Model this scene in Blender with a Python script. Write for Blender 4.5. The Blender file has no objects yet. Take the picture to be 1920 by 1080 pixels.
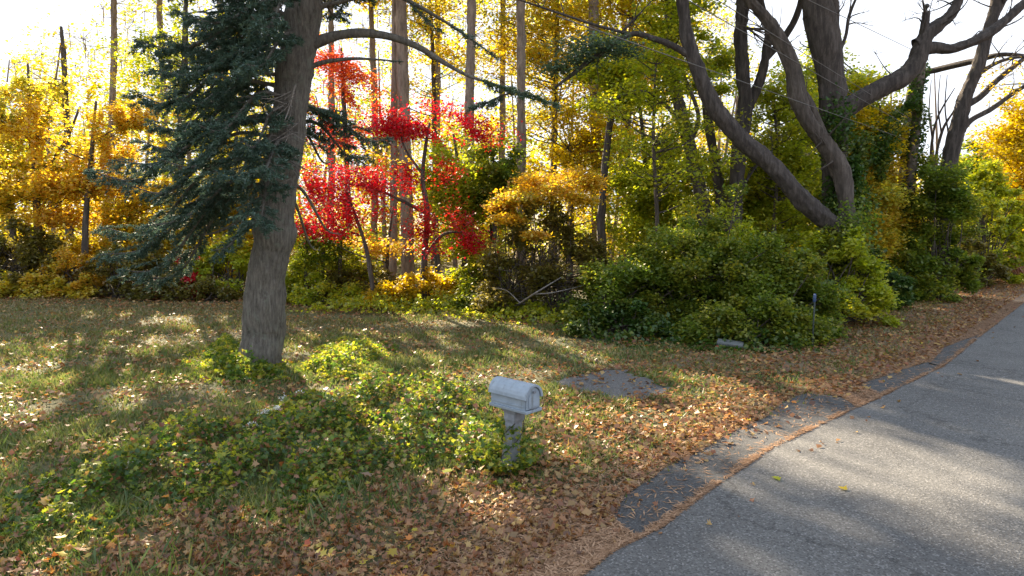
import bpy, math
import numpy as np

R = np.random.default_rng(11)
scene = bpy.context.scene
COL = scene.collection

# ------------------------------------------------------------------ camera
F = 1300.0
CZ = 3.0
PITCH = math.atan(140 / F)
CAMP = np.array([0.0, 0.0, CZ])
FW = np.array([0, math.cos(PITCH), -math.sin(PITCH)])
UP = np.array([0, math.sin(PITCH), math.cos(PITCH)])
RT = np.array([1.0, 0, 0])


def ray(px, py):
    return FW + RT * ((px - 960) / F) + UP * ((540 - py) / F)


def P(px, py, d):
    """world point seen at (px, py) at distance d ahead (world Y)"""
    v = ray(px, py)
    return CAMP + v * (d / v[1])


def G(px, py, z=0.0):
    """point of the ground seen at (px, py)"""
    v = ray(px, py)
    return CAMP + v * ((z - CZ) / v[2])


cam = bpy.data.cameras.new('camera')
co = bpy.data.objects.new('camera', cam)
COL.objects.link(co)
co.location = CAMP
co.rotation_euler = (math.pi / 2 - PITCH, 0, 0)
cam.sensor_width = 36
cam.lens = 36 * F / 1920
cam.clip_end = 3000
scene.camera = co

# ------------------------------------------------------------------ light
SUN_EL = math.radians(25)
SUN_AZ = math.radians(-27.5)              # from +Y, negative = to the left
S = np.array([math.sin(SUN_AZ) * math.cos(SUN_EL), math.cos(SUN_AZ) * math.cos(SUN_EL), math.sin(SUN_EL)])
world = bpy.data.worlds.new('World')
scene.world = world
world.use_nodes = True
wn = world.node_tree
sky = wn.nodes.new('ShaderNodeTexSky')
sky.sky_type = 'NISHITA'
sky.sun_disc = False
sky.sun_elevation = SUN_EL
sky.sun_rotation = SUN_AZ
sky.air_density = 1.0
sky.dust_density = 1.6
hsv = wn.nodes.new('ShaderNodeHueSaturation')      # thin hazy autumn sky, less blue than clear air
hsv.inputs['Saturation'].default_value = .62
wn.links.new(sky.outputs[0], hsv.inputs['Color'])
cap = wn.nodes.new('ShaderNodeVectorMath')            # thin haze evens out the glare round the sun
cap.operation = 'MINIMUM'
cap.inputs[1].default_value = (1.8, 1.9, 2.1)
wn.links.new(hsv.outputs[0], cap.inputs[0])
wn.links.new(cap.outputs[0], wn.nodes['Background'].inputs[0])
wn.nodes['Background'].inputs[1].default_value = 0.14
sl = bpy.data.lights.new('sun', 'SUN')
sl.energy = 5.0
sl.angle = math.radians(0.53)
sl.color = (1.0, 0.83, 0.60)
so = bpy.data.objects.new('sun', sl)
COL.objects.link(so)
from mathutils import Vector
so.rotation_euler = Vector(S).to_track_quat('Z', 'Y').to_euler()
so.location = (-20, 40, 30)

scene.view_settings.view_transform = 'Standard'
scene.view_settings.look = 'None'
scene.view_settings.exposure = 2.42
scene.view_settings.gamma = 1
c = scene.cycles
c.max_bounces = 10
c.diffuse_bounces = 8
c.glossy_bounces = 2
c.transmission_bounces = 4
c.transparent_max_bounces = 4
c.sample_clamp_indirect = 6
c.caustics_reflective = False
c.caustics_refractive = False
c.use_denoising = True
try:
    c.denoiser = 'OPENIMAGEDENOISE'
    c.denoising_input_passes = 'RGB_ALBEDO_NORMAL'
    c.denoising_prefilter = 'ACCURATE'
except Exception:
    pass
scene.render.film_transparent = False


# ------------------------------------------------------------------ materials
def new_mat(name):
    m = bpy.data.materials.new(name)
    m.use_nodes = True
    nt = m.node_tree
    nt.nodes.clear()
    out = nt.nodes.new('ShaderNodeOutputMaterial')
    return m, nt, out


def ramp(nt, stops):
    r = nt.nodes.new('ShaderNodeValToRGB')
    el = r.color_ramp.elements
    while len(el) < len(stops):
        el.new(0.5)
    for e, (p, cc) in zip(el, stops):
        e.position = p
        e.color = (*cc, 1)
    return r


def even(cols):
    n = len(cols)
    return [(i / (n - 1), cc) for i, cc in enumerate(cols)]


def noise(nt, scale, detail=4, rough=0.6, coord='Object', mapscale=None):
    tc = nt.nodes.new('ShaderNodeTexCoord')
    n = nt.nodes.new('ShaderNodeTexNoise')
    n.inputs['Scale'].default_value = scale
    n.inputs['Detail'].default_value = detail
    n.inputs['Roughness'].default_value = rough
    if mapscale:
        mp = nt.nodes.new('ShaderNodeMapping')
        mp.inputs['Scale'].default_value = mapscale
        nt.links.new(tc.outputs[coord], mp.inputs[0])
        nt.links.new(mp.outputs[0], n.inputs[0])
    else:
        nt.links.new(tc.outputs[coord], n.inputs[0])
    return n


def mixc(nt, fac, a, b, mode='MIX'):
    m = nt.nodes.new('ShaderNodeMix')
    m.data_type = 'RGBA'
    m.blend_type = mode
    for sock, v in ((m.inputs[0], fac), (m.inputs[6], a), (m.inputs[7], b)):
        if hasattr(v, 'links') or hasattr(v, 'is_linked'):
            nt.links.new(v, sock)
        elif isinstance(v, tuple):
            sock.default_value = (*v, 1)
        else:
            sock.default_value = v
    return m.outputs[2]


def leaf_mat(name, cols, trans=0.55, gloss=0.05):
    m, nt, out = new_mat(name)
    at = nt.nodes.new('ShaderNodeAttribute')
    at.attribute_name = 'lv'
    r = ramp(nt, even(cols))
    nt.links.new(at.outputs['Fac'], r.inputs[0])
    d = nt.nodes.new('ShaderNodeBsdfDiffuse')
    t = nt.nodes.new('ShaderNodeBsdfTranslucent')
    g = nt.nodes.new('ShaderNodeBsdfGlossy')
    g.inputs['Roughness'].default_value = 0.45
    nt.links.new(r.outputs[0], d.inputs[0])
    hs = nt.nodes.new('ShaderNodeHueSaturation')
    hs.inputs['Saturation'].default_value = 1.05
    hs.inputs['Value'].default_value = 1.5
    nt.links.new(r.outputs[0], hs.inputs['Color'])
    nt.links.new(hs.outputs[0], t.inputs[0])
    mx = nt.nodes.new('ShaderNodeMixShader')
    mx.inputs[0].default_value = trans
    nt.links.new(d.outputs[0], mx.inputs[1])
    nt.links.new(t.outputs[0], mx.inputs[2])
    m2 = nt.nodes.new('ShaderNodeMixShader')
    m2.inputs[0].default_value = gloss
    nt.links.new(mx.outputs[0], m2.inputs[1])
    nt.links.new(g.outputs[0], m2.inputs[2])
    nt.links.new(m2.outputs[0], out.inputs[0])
    return m


LM = {
    'gold': leaf_mat('gold_leaves', [(.22, .26, .03), (.50, .40, .035), (.62, .50, .05), (.56, .34, .035), (.32, .34, .03), (.64, .55, .08), (.18, .22, .03)]),
    'amber': leaf_mat('amber_leaves', [(.30, .27, .03), (.54, .35, .035), (.62, .44, .045), (.52, .25, .03), (.60, .50, .06), (.26, .28, .03)]),
    'yellow': leaf_mat('yellow_leaves', [(.30, .28, .02), (.50, .38, .02), (.62, .44, .03), (.40, .30, .02), (.20, .22, .02)]),
    'lime': leaf_mat('yellow_green_leaves', [(.14, .21, .02), (.30, .35, .025), (.46, .47, .03), (.21, .28, .025), (.60, .53, .04), (.16, .21, .025)]),
    'green': leaf_mat('green_leaves', [(.05, .10, .014), (.11, .175, .02), (.20, .25, .026), (.09, .14, .018), (.30, .30, .03), (.075, .13, .016), (.40, .34, .04)], .55, .035),
    'lace': leaf_mat('thin_pale_leaves', [(.50, .40, .10), (.62, .50, .14), (.55, .36, .08), (.45, .42, .10)], .6),
    'olive': leaf_mat('olive_leaves', [(.07, .07, .016), (.13, .12, .02), (.20, .17, .025), (.10, .08, .022), (.28, .24, .03)], .5),
    'red': leaf_mat('scarlet_leaves', [(.34, .010, .018), (.56, .02, .035), (.48, .022, .03), (.34, .008, .02), (.58, .09, .045), (.42, .013, .025)]),
    'rose': leaf_mat('faded_red_leaves', [(.42, .03, .03), (.55, .07, .04), (.58, .18, .05), (.46, .025, .03)]),
    'ivy': leaf_mat('ivy_leaves', [(.022, .06, .012), (.04, .09, .014), (.07, .13, .018), (.04, .085, .015), (.16, .19, .025), (.03, .07, .014)], .42, .04),
    'vine': leaf_mat('groundcover_leaves', [(.05, .11, .016), (.11, .19, .022), (.07, .13, .018), (.22, .27, .03), (.42, .40, .04), (.13, .19, .022), (.48, .34, .07)], .55, .035),
    'litter': leaf_mat('dry_leaves', [(.10, .045, .022), (.24, .115, .05), (.33, .16, .065), (.16, .05, .025), (.38, .23, .09), (.26, .09, .03), (.20, .12, .045), (.46, .30, .10), (.10, .055, .025)], .3, .05),
    'bright': leaf_mat('bright_fallen_leaves', [(.5, .3, .03), (.55, .18, .03), (.35, .3, .04), (.5, .38, .05), (.4, .06, .03)], .3),
    'needle': leaf_mat('spruce_needles', [(.035, .072, .055), (.058, .105, .078), (.095, .145, .10), (.045, .088, .066), (.14, .185, .12)], .3, .05),
    'pine': leaf_mat('pine_needles', [(.04, .09, .05), (.07, .12, .06), (.10, .15, .08)], .3, .06),
    'duffneedle': leaf_mat('dropped_pine_needles', [(.17, .095, .055), (.31, .185, .11), (.42, .27, .17), (.23, .13, .07)], .1, .03),
    'grass': leaf_mat('grass_blades', [(.055, .11, .022), (.09, .15, .03), (.13, .17, .04), (.20, .20, .06), (.07, .125, .024), (.28, .25, .10)], .4, .04),
    'straw': leaf_mat('dry_grass_blades', [(.26, .19, .08), (.20, .14, .055), (.14, .14, .04), (.34, .26, .13), (.10, .12, .03)], .3, .04),
    'white': leaf_mat('white_petals', [(.75, .75, .72), (.6, .6, .55), (.8, .8, .8)], .3, .03),
    'reed': leaf_mat('rusty_dry_stems', [(.36, .18, .11), (.45, .26, .16), (.25, .11, .07)], .3, .03),
    'bare': leaf_mat('withered_leaves', [(.16, .11, .08), (.24, .17, .12), (.10, .07, .05)], .2, .03),
}


def bark_mat(name, dark, mid, pale, stretch=(9, 9, 1.3), lichen=None, bump=0.5):
    m, nt, out = new_mat(name)
    b = nt.nodes.new('ShaderNodeBsdfPrincipled')
    b.inputs['Roughness'].default_value = 0.9
    n1 = noise(nt, 1.0, 6, .7, mapscale=stretch)
    r = ramp(nt, [(.30, dark), (.5, mid), (.72, pale)])
    nt.links.new(n1.outputs[0], r.inputs[0])
    colr = r.outputs[0]
    if lichen:
        n2 = noise(nt, 5.5, 5, .7)
        r2 = ramp(nt, [(.54, (0, 0, 0)), (.66, (1, 1, 1))])
        nt.links.new(n2.outputs[0], r2.inputs[0])
        ml = nt.nodes.new('ShaderNodeMath')
        ml.operation = 'MULTIPLY'
        ml.inputs[1].default_value = .6
        nt.links.new(r2.outputs[0], ml.inputs[0])
        colr = mixc(nt, ml.outputs[0], colr, lichen)
    nt.links.new(colr, b.inputs['Base Color'])
    vt = nt.nodes.new('ShaderNodeTexVoronoi')
    vt.feature = 'DISTANCE_TO_EDGE'
    tc = nt.nodes.new('ShaderNodeTexCoord')
    mp = nt.nodes.new('ShaderNodeMapping')
    mp.inputs['Scale'].default_value = tuple(v * 1.6 for v in stretch)
    nt.links.new(tc.outputs['Object'], mp.inputs[0])
    nt.links.new(mp.outputs[0], vt.inputs['Vector'])
    ad = nt.nodes.new('ShaderNodeMath')
    ad.operation = 'ADD'
    nt.links.new(vt.outputs['Distance'], ad.inputs[0])
    nt.links.new(n1.outputs[0], ad.inputs[1])
    bp = nt.nodes.new('ShaderNodeBump')
    bp.inputs['Strength'].default_value = bump
    bp.inputs['Distance'].default_value = 0.05
    nt.links.new(ad.outputs[0], bp.inputs['Height'])
    nt.links.new(bp.outputs[0], b.inputs['Normal'])
    nt.links.new(b.outputs[0], out.inputs[0])
    return m


BK = {
    'grey': bark_mat('grey_spruce_bark', (.075, .066, .057), (.20, .18, .155), (.34, .31, .27), (22, 22, 3.6), (.26, .28, .23), .9),
    'brown': bark_mat('brown_bark', (.028, .022, .018), (.075, .06, .05), (.16, .135, .115), (9, 9, 1.5)),
    'ash': bark_mat('ash_bark', (.020, .016, .015), (.062, .05, .044), (.14, .118, .104), (10, 10, 1.5), None, .7),
    'tan': bark_mat('tan_bark', (.11, .08, .06), (.22, .165, .13), (.33, .26, .21), (8, 8, 2)),
    'dead': bark_mat('weathered_twig_bark', (.11, .095, .085), (.22, .195, .175), (.36, .33, .30), (9, 9, 3)),
    'twig': bark_mat('twig_bark', (.03, .024, .02), (.07, .055, .045), (.12, .10, .085), (9, 9, 3)),
}


def principled(name, base, rough=.6, nscale=20, namt=.25, bump=.1, metal=0):
    m, nt, out = new_mat(name)
    b = nt.nodes.new('ShaderNodeBsdfPrincipled')
    b.inputs['Roughness'].default_value = rough
    b.inputs['Metallic'].default_value = metal
    n = noise(nt, nscale, 6, .65)
    lo = tuple(v * (1 - namt) for v in base)
    hi = tuple(min(1, v * (1 + namt)) for v in base)
    r = ramp(nt, [(.3, lo), (.7, hi)])
    nt.links.new(n.outputs[0], r.inputs[0])
    nt.links.new(r.outputs[0], b.inputs['Base Color'])
    bp = nt.nodes.new('ShaderNodeBump')
    bp.inputs['Strength'].default_value = bump
    bp.inputs['Distance'].default_value = .01
    nt.links.new(n.outputs[0], bp.inputs['Height'])
    nt.links.new(bp.outputs[0], b.inputs['Normal'])
    nt.links.new(b.outputs[0], out.inputs[0])
    return m


def asphalt(name, a, b_, pale):
    m, nt, out = new_mat(name)
    b = nt.nodes.new('ShaderNodeBsdfPrincipled')
    b.inputs['Roughness'].default_value = .85
    v = nt.nodes.new('ShaderNodeTexVoronoi')
    v.inputs['Scale'].default_value = 62
    tc = nt.nodes.new('ShaderNodeTexCoord')
    nt.links.new(tc.outputs['Object'], v.inputs['Vector'])
    big = noise(nt, .6, 5, .6)
    r = ramp(nt, [(.3, a), (.7, b_)])
    nt.links.new(big.outputs[0], r.inputs[0])
    sp = nt.nodes.new('ShaderNodeSeparateColor')
    nt.links.new(v.outputs['Color'], sp.inputs[0])
    r2 = ramp(nt, [(0, (.45, .45, .45)), (.55, (1, 1, 1)), (.9, (1.0, 1.0, 1.0)), (1, (1, 1, 1))])
    nt.links.new(sp.outputs[0], r2.inputs[0])
    cmul = mixc(nt, 1.0, r.outputs[0], r2.outputs[0], 'MULTIPLY')
    r3 = ramp(nt, [(.84, (0, 0, 0)), (.95, (.55, .55, .55))])
    nt.links.new(sp.outputs[1], r3.inputs[0])
    cc = mixc(nt, r3.outputs[0], cmul, pale)
    # fine cracks
    cr = nt.nodes.new('ShaderNodeTexVoronoi')
    cr.feature = 'DISTANCE_TO_EDGE'
    cr.inputs['Scale'].default_value = .55
    wob = noise(nt, 1.6, 6, .7)
    mv = nt.nodes.new('ShaderNodeMixRGB')
    mv.inputs[0].default_value = .55
    nt.links.new(tc.outputs['Object'], mv.inputs[1])
    nt.links.new(wob.outputs['Color'], mv.inputs[2])
    nt.links.new(mv.outputs[0], cr.inputs['Vector'])
    r4 = ramp(nt, [(0, (.7, .7, .7)), (.009, (0, 0, 0))])
    nt.links.new(cr.outputs['Distance'], r4.inputs[0])
    cc = mixc(nt, r4.outputs[0], cc, (.02, .02, .02))
    nt.links.new(cc, b.inputs['Base Color'])
    bp = nt.nodes.new('ShaderNodeBump')
    bp.inputs['Strength'].default_value = .6
    bp.inputs['Distance'].default_value = .008
    nt.links.new(v.outputs['Distance'], bp.inputs['Height'])
    nt.links.new(bp.outputs[0], b.inputs['Normal'])
    nt.links.new(b.outputs[0], out.inputs[0])
    return m


M_road = asphalt('asphalt', (.078, .077, .077), (.128, .126, .122), (.26, .255, .25))
M_shoulder = asphalt('old_asphalt', (.05, .05, .052), (.07, .07, .071), (.14, .14, .14))
M_gravel = asphalt('gravel', (.10, .097, .097), (.15, .145, .14), (.27, .255, .25))
M_mail = principled('weathered_grey_plastic', (.27, .325, .385), .5, 9, .15, .15)
nt_ = M_mail.node_tree
pb_ = [q_ for q_ in nt_.nodes if q_.type == 'BSDF_PRINCIPLED'][0]
src_ = pb_.inputs['Base Color'].links[0].from_socket
st_n = noise(nt_, 1.0, 5, .7, mapscale=(14, 14, 3))
st_r = ramp(nt_, [(.56, (0, 0, 0)), (.74, (.75, .75, .75))])
nt_.links.new(st_n.outputs[0], st_r.inputs[0])
nt_.links.new(mixc(nt_, st_r.outputs[0], src_, (.13, .14, .13)), pb_.inputs['Base Color'])
M_mail2 = principled('weathered_grey_post', (.20, .215, .24), .7, 12, .25, .3)
M_wire = principled('grey_wire', (.13, .125, .12), .8, 4, .1, 0)
M_pole = principled('weathered_pole_wood', (.13, .105, .085), .9, 8, .4, .4)
M_iron = principled('dark_iron', (.05, .05, .05), .6, 15, .3, .1)
M_stone = principled('grey_concrete', (.12, .13, .13), .9, 14, .25, .4)
M_blue = principled('faded_blue_plastic', (.04, .075, .17), .5, 10, .15, .05)
M_post = principled('dark_green_metal', (.02, .032, .026), .6, 18, .3, .1)

mg, nt, out = new_mat('lawn_soil')
b = nt.nodes.new('ShaderNodeBsdfPrincipled')
b.inputs['Roughness'].default_value = .95
n1 = noise(nt, 1.3, 8, .7)
r1 = ramp(nt, [(.30, (.05, .078, .02)), (.50, (.09, .095, .034)), (.64, (.17, .14, .06)), (.78, (.12, .085, .04))])
nt.links.new(n1.outputs[0], r1.inputs[0])
n2 = noise(nt, 26, 8, .75)
r2 = ramp(nt, [(.3, (.45, .45, .45)), (.7, (1.35, 1.3, 1.25))])
nt.links.new(n2.outputs[0], r2.inputs[0])
cc = mixc(nt, 1.0, r1.outputs[0], r2.outputs[0], 'MULTIPLY')
ad = nt.nodes.new('ShaderNodeAttribute')
ad.attribute_name = 'duff'
n3 = noise(nt, 40, 6, .8)
r3 = ramp(nt, [(.3, (.12, .078, .052)), (.55, (.25, .165, .11)), (.75, (.36, .25, .17))])
nt.links.new(n3.outputs[0], r3.inputs[0])
cc = mixc(nt, ad.outputs['Fac'], cc, r3.outputs[0])
nt.links.new(cc, b.inputs['Base Color'])
bp = nt.nodes.new('ShaderNodeBump')
bp.inputs['Strength'].default_value = .8
bp.inputs['Distance'].default_value = .04
nt.links.new(n2.outputs[0], bp.inputs['Height'])
nt.links.new(bp.outputs[0], b.inputs['Normal'])
nt.links.new(b.outputs[0], out.inputs[0])
M_ground = mg


# ------------------------------------------------------------------ mesh helpers
def mesh_np(name, verts, faces_idx, k, mat, lv=None, smooth=False):
    """verts (N,3), faces flat index array, k = corners per face"""
    me = bpy.data.meshes.new(name)
    nv, nl = len(verts), len(faces_idx)
    nf = nl // k
    me.vertices.add(nv)
    me.vertices.foreach_set('co', np.ascontiguousarray(verts, np.float32).ravel())
    me.loops.add(nl)
    me.loops.foreach_set('vertex_index', np.ascontiguousarray(faces_idx, np.int32).ravel())
    me.polygons.add(nf)
    me.polygons.foreach_set('loop_start', np.arange(0, nl, k, dtype=np.int32))
    if smooth:
        me.polygons.foreach_set('use_smooth', np.ones(nf, bool))
    if lv is not None:
        a = me.attributes.new('lv', 'FLOAT', 'POINT')
        a.data.foreach_set('value', np.ascontiguousarray(lv, np.float32))
    me.materials.append(mat)
    me.update(calc_edges=True)
    return me


def link(name, me, parent=None, base=None):
    o = bpy.data.objects.new(name, me)
    COL.objects.link(o)
    if parent is not None:
        o.parent = parent
    return o


def tag(o, label=None, cat=None, group=None, kind=None):
    if label: o['label'] = label
    if cat: o['category'] = cat
    if group: o['group'] = group
    if kind: o['kind'] = kind
    return o


def empty(name, loc, label, cat, group=None):
    o = bpy.data.objects.new(name, None)
    COL.objects.link(o)
    o.location = loc
    o.empty_display_size = .2
    return tag(o, label, cat, group)


class Tubes:
    """collects tubes into one mesh of quads"""

    def __init__(self):
        self.v, self.f, self.n = [], [], 0

    def add(self, pts, rad, sides=8, step=None, rough=0.0, cap=True, ridge=0.0):
        pts = np.asarray(pts, float)
        rad = np.asarray(rad, float) * np.ones(len(pts))
        if step and len(pts) > 2:
            pts, rad = smooth_line(pts, rad, step)
        m = len(pts)
        t = np.gradient(pts, axis=0)
        t /= np.linalg.norm(t, axis=1, keepdims=True) + 1e-9
        ref = np.array([0, 1.0, 0]) if abs(t[0][1]) < .8 else np.array([1.0, 0, 0])
        u = np.cross(t, ref)
        u /= np.linalg.norm(u, axis=1, keepdims=True) + 1e-9
        w = np.cross(t, u)
        a = np.linspace(0, 2 * np.pi, sides, endpoint=False)
        rr = rad[:, None] * np.ones(sides)[None]
        if rough:
            ph = R.uniform(0, 6.28, 4)
            zz = np.arange(m)[:, None]
            rr = rr * (1 + rough * (np.sin(a[None] * 3 + ph[0] + zz * .13) * .5 + np.sin(a[None] * 5 + ph[1] - zz * .09) * .35
                                    + R.normal(0, .35, (m, sides))))
        if ridge:
            nz = R.normal(0, 1, (m + 24, sides))
            nz = (np.roll(nz, 1, 1) + nz * 2 + np.roll(nz, -1, 1)) / 2
            ker = np.ones(9) / 3
            nz = np.apply_along_axis(lambda c_: np.convolve(c_, ker, 'same'), 0, nz)[12:12 + m]
            rr = rr + ridge * (np.abs(nz) - 1.0)
        ring = pts[:, None] + rr[..., None] * (np.cos(a)[None, :, None] * u[:, None] + np.sin(a)[None, :, None] * w[:, None])
        i = np.arange(m - 1)[:, None] * sides
        j = np.arange(sides)[None]
        j2 = (j + 1) % sides
        q = np.stack([i + j, i + j2, i + sides + j2, i + sides + j], -1).reshape(-1, 4) + self.n
        self.v.append(ring.reshape(-1, 3))
        self.f.append(q)
        self.n += m * sides
        if cap and sides >= 6:
            # close the end with a small cone of quads
            c0 = pts[-1] + t[-1] * rad[-1] * .4
            k = np.arange(sides)
            self.v.append(np.repeat(c0[None], sides, 0) + (ring[-1] - pts[-1]) * .05)
            o = self.n - sides
            self.f.append(np.stack([o + k, o + (k + 1) % sides, self.n + (k + 1) % sides, self.n + k], -1))
            self.n += sides
        return self

    def build(self, name, mat, parent=None, base=None):
        v = np.concatenate(self.v)
        if base is not None:
            v = v - np.asarray(base)
        return link(name, mesh_np(name, v, np.concatenate(self.f).ravel(), 4, mat, smooth=True), parent)


def smooth_line(pts, rad, step):
    ds = np.r_[0, np.cumsum(np.linalg.norm(np.diff(pts, axis=0), axis=1))]
    n = max(4, int(ds[-1] / step) + 1)
    q = np.linspace(0, ds[-1], n)
    ext = np.vstack([2 * pts[0] - pts[1], pts, 2 * pts[-1] - pts[-2]])
    outp = np.empty((n, 3))
    seg = np.clip(np.searchsorted(ds, q, 'right') - 1, 0, len(pts) - 2)
    t = ((q - ds[seg]) / (ds[seg + 1] - ds[seg] + 1e-9))[:, None]
    p0, p1, p2, p3 = ext[seg], ext[seg + 1], ext[seg + 2], ext[seg + 3]
    outp = .5 * (2 * p1 + (p2 - p0) * t + (2 * p0 - 5 * p1 + 4 * p2 - p3) * t ** 2 + (3 * p1 - p0 - 3 * p2 + p3) * t ** 3)
    rr = np.interp(q, ds, rad)
    if n > 12 and rad.max() > .06 and step > .09:
        w = np.stack([np.convolve(R.normal(0, 1, n + 20), np.hanning(11) / 3, 'same')[10:10 + n] for _ in range(3)], -1)
        outp = outp + w * (rr * .09)[:, None]
        rr = rr * (1 + .06 * np.convolve(R.normal(0, 1, n + 20), np.hanning(9) / 2.5, 'same')[10:10 + n])
    return outp, rr


def unit(v):
    return v / (np.linalg.norm(v, axis=-1, keepdims=True) + 1e-9)


LOBED = np.array([(-.5, 0), (-.28, .12), (-.30, .42), (-.05, .24), (.06, .50), (.20, .22), (.5, .0),
                  (.20, -.22), (.06, -.50), (-.05, -.24), (-.30, -.42), (-.28, -.12)])


def leaf_arrays(pos, size, up=.5, width=.34, fold=.10, lobed=False, tdir=None, curl=.25):
    n = len(pos)
    nrm = R.normal(0, 1, (n, 3))
    nrm[:, 2] += np.sign(nrm[:, 2]) * up * 2
    nrm = unit(nrm)
    t = R.normal(0, 1, (n, 3)) if tdir is None else tdir
    t = unit(t - nrm * np.sum(t * nrm, 1, keepdims=True))
    bb = np.cross(nrm, t)
    s = (np.ones(n) * size)[:, None]
    if not lobed:
        v = np.empty((n, 4, 3), np.float32)
        v[:, 0] = pos - t * s * .5
        v[:, 1] = pos - bb * s * width + nrm * s * fold
        v[:, 2] = pos + t * s * .5
        v[:, 3] = pos + bb * s * width + nrm * s * fold
        return v.reshape(-1, 3), np.arange(4 * n), 4, 4
    k = len(LOBED)
    v = np.empty((n, k + 1, 3), np.float32)
    v[:, 0] = pos
    cu = R.normal(0, curl, (n, 1)) + curl
    cv = R.normal(0, curl, (n, 1)) + curl
    wob_ = R.uniform(.55, 1.15, (n, k, 1))
    wob_ = .5 * wob_ + .5 * np.where(R.random((n, 1, 1)) < .45, 1.0, wob_)
    for i, (a0_, b0_) in enumerate(LOBED):
        a, b_ = a0_ * wob_[:, i], b0_ * wob_[:, i]
        v[:, i + 1] = pos + t * s * a + bb * s * b_ + nrm * s * (cu * a * a * 2 + cv * b_ * b_ * 2)
    tri = np.stack([np.zeros(k, int), np.arange(k) + 1, (np.arange(k) + 1) % k + 1], -1).ravel()
    f = (np.arange(n)[:, None] * (k + 1) + tri[None]).ravel()
    return v.reshape(-1, 3), f, 3, k + 1


class Leaves:
    def __init__(self, lobed=False, **kw):
        self.p, self.l, self.s = [], [], []
        self.lobed, self.kw = lobed, kw

    def add(self, pos, lv, size):
        self.p.append(pos)
        self.l.append(np.ones(len(pos)) * lv)
        self.s.append(np.ones(len(pos)) * size)

    def build(self, name, mat, parent=None, base=None, cull=True, ground=True):
        p = np.concatenate(self.p)
        l = np.concatenate(self.l)
        s = np.concatenate(self.s)
        keep = p[:, 2] > .03 if ground else np.ones(len(p), bool)
        if cull:
            keep &= ~sunlit(p)
        p, l, s = p[keep], l[keep], s[keep]
        v, f, k, per = leaf_arrays(p, s, lobed=self.lobed, **self.kw)
        if base is not None:
            v = v - np.asarray(base, np.float32)
        return link(name, mesh_np(name, v, f, k, mat, np.repeat(np.clip(l, 0, 1), per)), parent)


# ------------------------------------------------------------------ gaps cut into the canopy on purpose, to place the sun patches
def gp(pts):
    return np.array([G(x, y)[:2] for x, y in pts])


def pip(x, y, poly):
    inside = np.zeros(len(x), bool)
    j = len(poly) - 1
    for i in range(len(poly)):
        xi, yi = poly[i]
        xj, yj = poly[j]
        cnd = ((yi > y) != (yj > y)) & (x < (xj - xi) * (y - yi) / (yj - yi + 1e-12) + xi)
        inside ^= cnd
        j = i
    return inside


def dist_line(x, y, line):
    d = np.full(len(x), 1e9)
    for a, b_ in zip(line[:-1], line[1:]):
        ab = b_ - a
        t = np.clip(((x - a[0]) * ab[0] + (y - a[1]) * ab[1]) / (ab @ ab + 1e-12), 0, 1)
        d = np.minimum(d, np.hypot(x - a[0] - t * ab[0], y - a[1] - t * ab[1]))
    return d


SUN_POLY = [gp(q) for q in [
    [(545, 700), (600, 655), (720, 650), (760, 700), (860, 715), (945, 800), (1010, 880), (1005, 985), (850, 985), (740, 900), (650, 800), (540, 765)],
    [(0, 645), (80, 640), (150, 655), (120, 685), (0, 720), (-120, 740)],
    [(270, 590), (430, 588), (425, 640), (380, 655), (350, 620)],
    [(850, 588), (960, 596), (1140, 685), (1090, 685), (960, 620)],
    [(1215, 735), (1290, 738), (1370, 775), (1290, 770)],
    [(590, 790), (660, 800), (640, 880), (590, 850)],
    [(1150, 840), (1215, 835), (1220, 870), (1170, 880)],
]]
DRV = gp([(1030, 716), (1085, 690), (1180, 688), (1250, 726), (1215, 760), (1105, 752)])
SUN_LINE = [(gp(q), w) for q, w in [
    ([(1370, 792), (1450, 822), (1600, 868), (1760, 905), (1960, 985)], .17),
    ([(1400, 830), (1560, 885), (1700, 935)], .09),
    ([(1700, 684), (1760, 697), (1920, 722), (2100, 760)], .16),
    ([(1270, 895), (1330, 890), (1400, 930), (1640, 1010)], .10),
    ([(1400, 1040), (1500, 1085)], .14),
]]


def sunlit(p):
    g = p[:, :2] - S[None, :2] * (p[:, 2:3] / S[2])
    x, y = g[:, 0], g[:, 1]
    m = np.zeros(len(p), bool)
    for q in SUN_POLY:
        m |= pip(x, y, q)
    for q, w in SUN_LINE:
        m |= dist_line(x, y, q) < w
    hi = p[:, 2] > 4.5
    al, ac = x * S[0] + y * S[1], x * S[1] - y * S[0]
    fl = (fbm(ac, al * .30, 1.5, 77) > .62) & (y > 2.5) & (side(x, y) < -.9) & hi
    for y0, yk, sc, thr, sd_ in ((24.0, 26.3, 1.9, .22, 91), (17.5, 19.6, 1.2, .12, 92), (32.0, 35.5, 2.2, .3, 93)):
        k_ = (p[:, 1] - y0) / S[1]
        xp, zp = p[:, 0] - S[0] * k_, p[:, 2] - S[2] * k_
        fl |= (p[:, 1] > yk) & (zp > .2) & (zp < 11) & (fbm(xp, zp, sc, sd_) > thr)
    m |= fl & (side(x, y) < -.9) & ~pip(x, y, DRV)
    near = p[:, 1] < y + 2.0          # leave alone what stands within the lit patch itself
    return m & ~near & (R.random(len(p)) < .96)


# ------------------------------------------------------------------ ground
def height(x, y):
    return (.045 * np.sin(x * .35 + 1) * np.cos(y * .28) + .03 * np.sin(x * .9 + y * .7)) * np.clip(-x / 3, 0, 1)


SEAM = gp([(1090, 1082), (1150, 1035), (1240, 992), (1330, 922), (1440, 848), (1520, 808), (1610, 765), (1690, 727), (1770, 688), (1850, 622), (1935, 556), (2010, 505), (2080, 466)])
sdir = unit((SEAM[-1] - SEAM[-2])[None])[0]
seam_long = np.vstack([SEAM[0] - unit((SEAM[3] - SEAM[0])[None])[0] * 14, SEAM, SEAM[-1] + sdir * 150])


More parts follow.
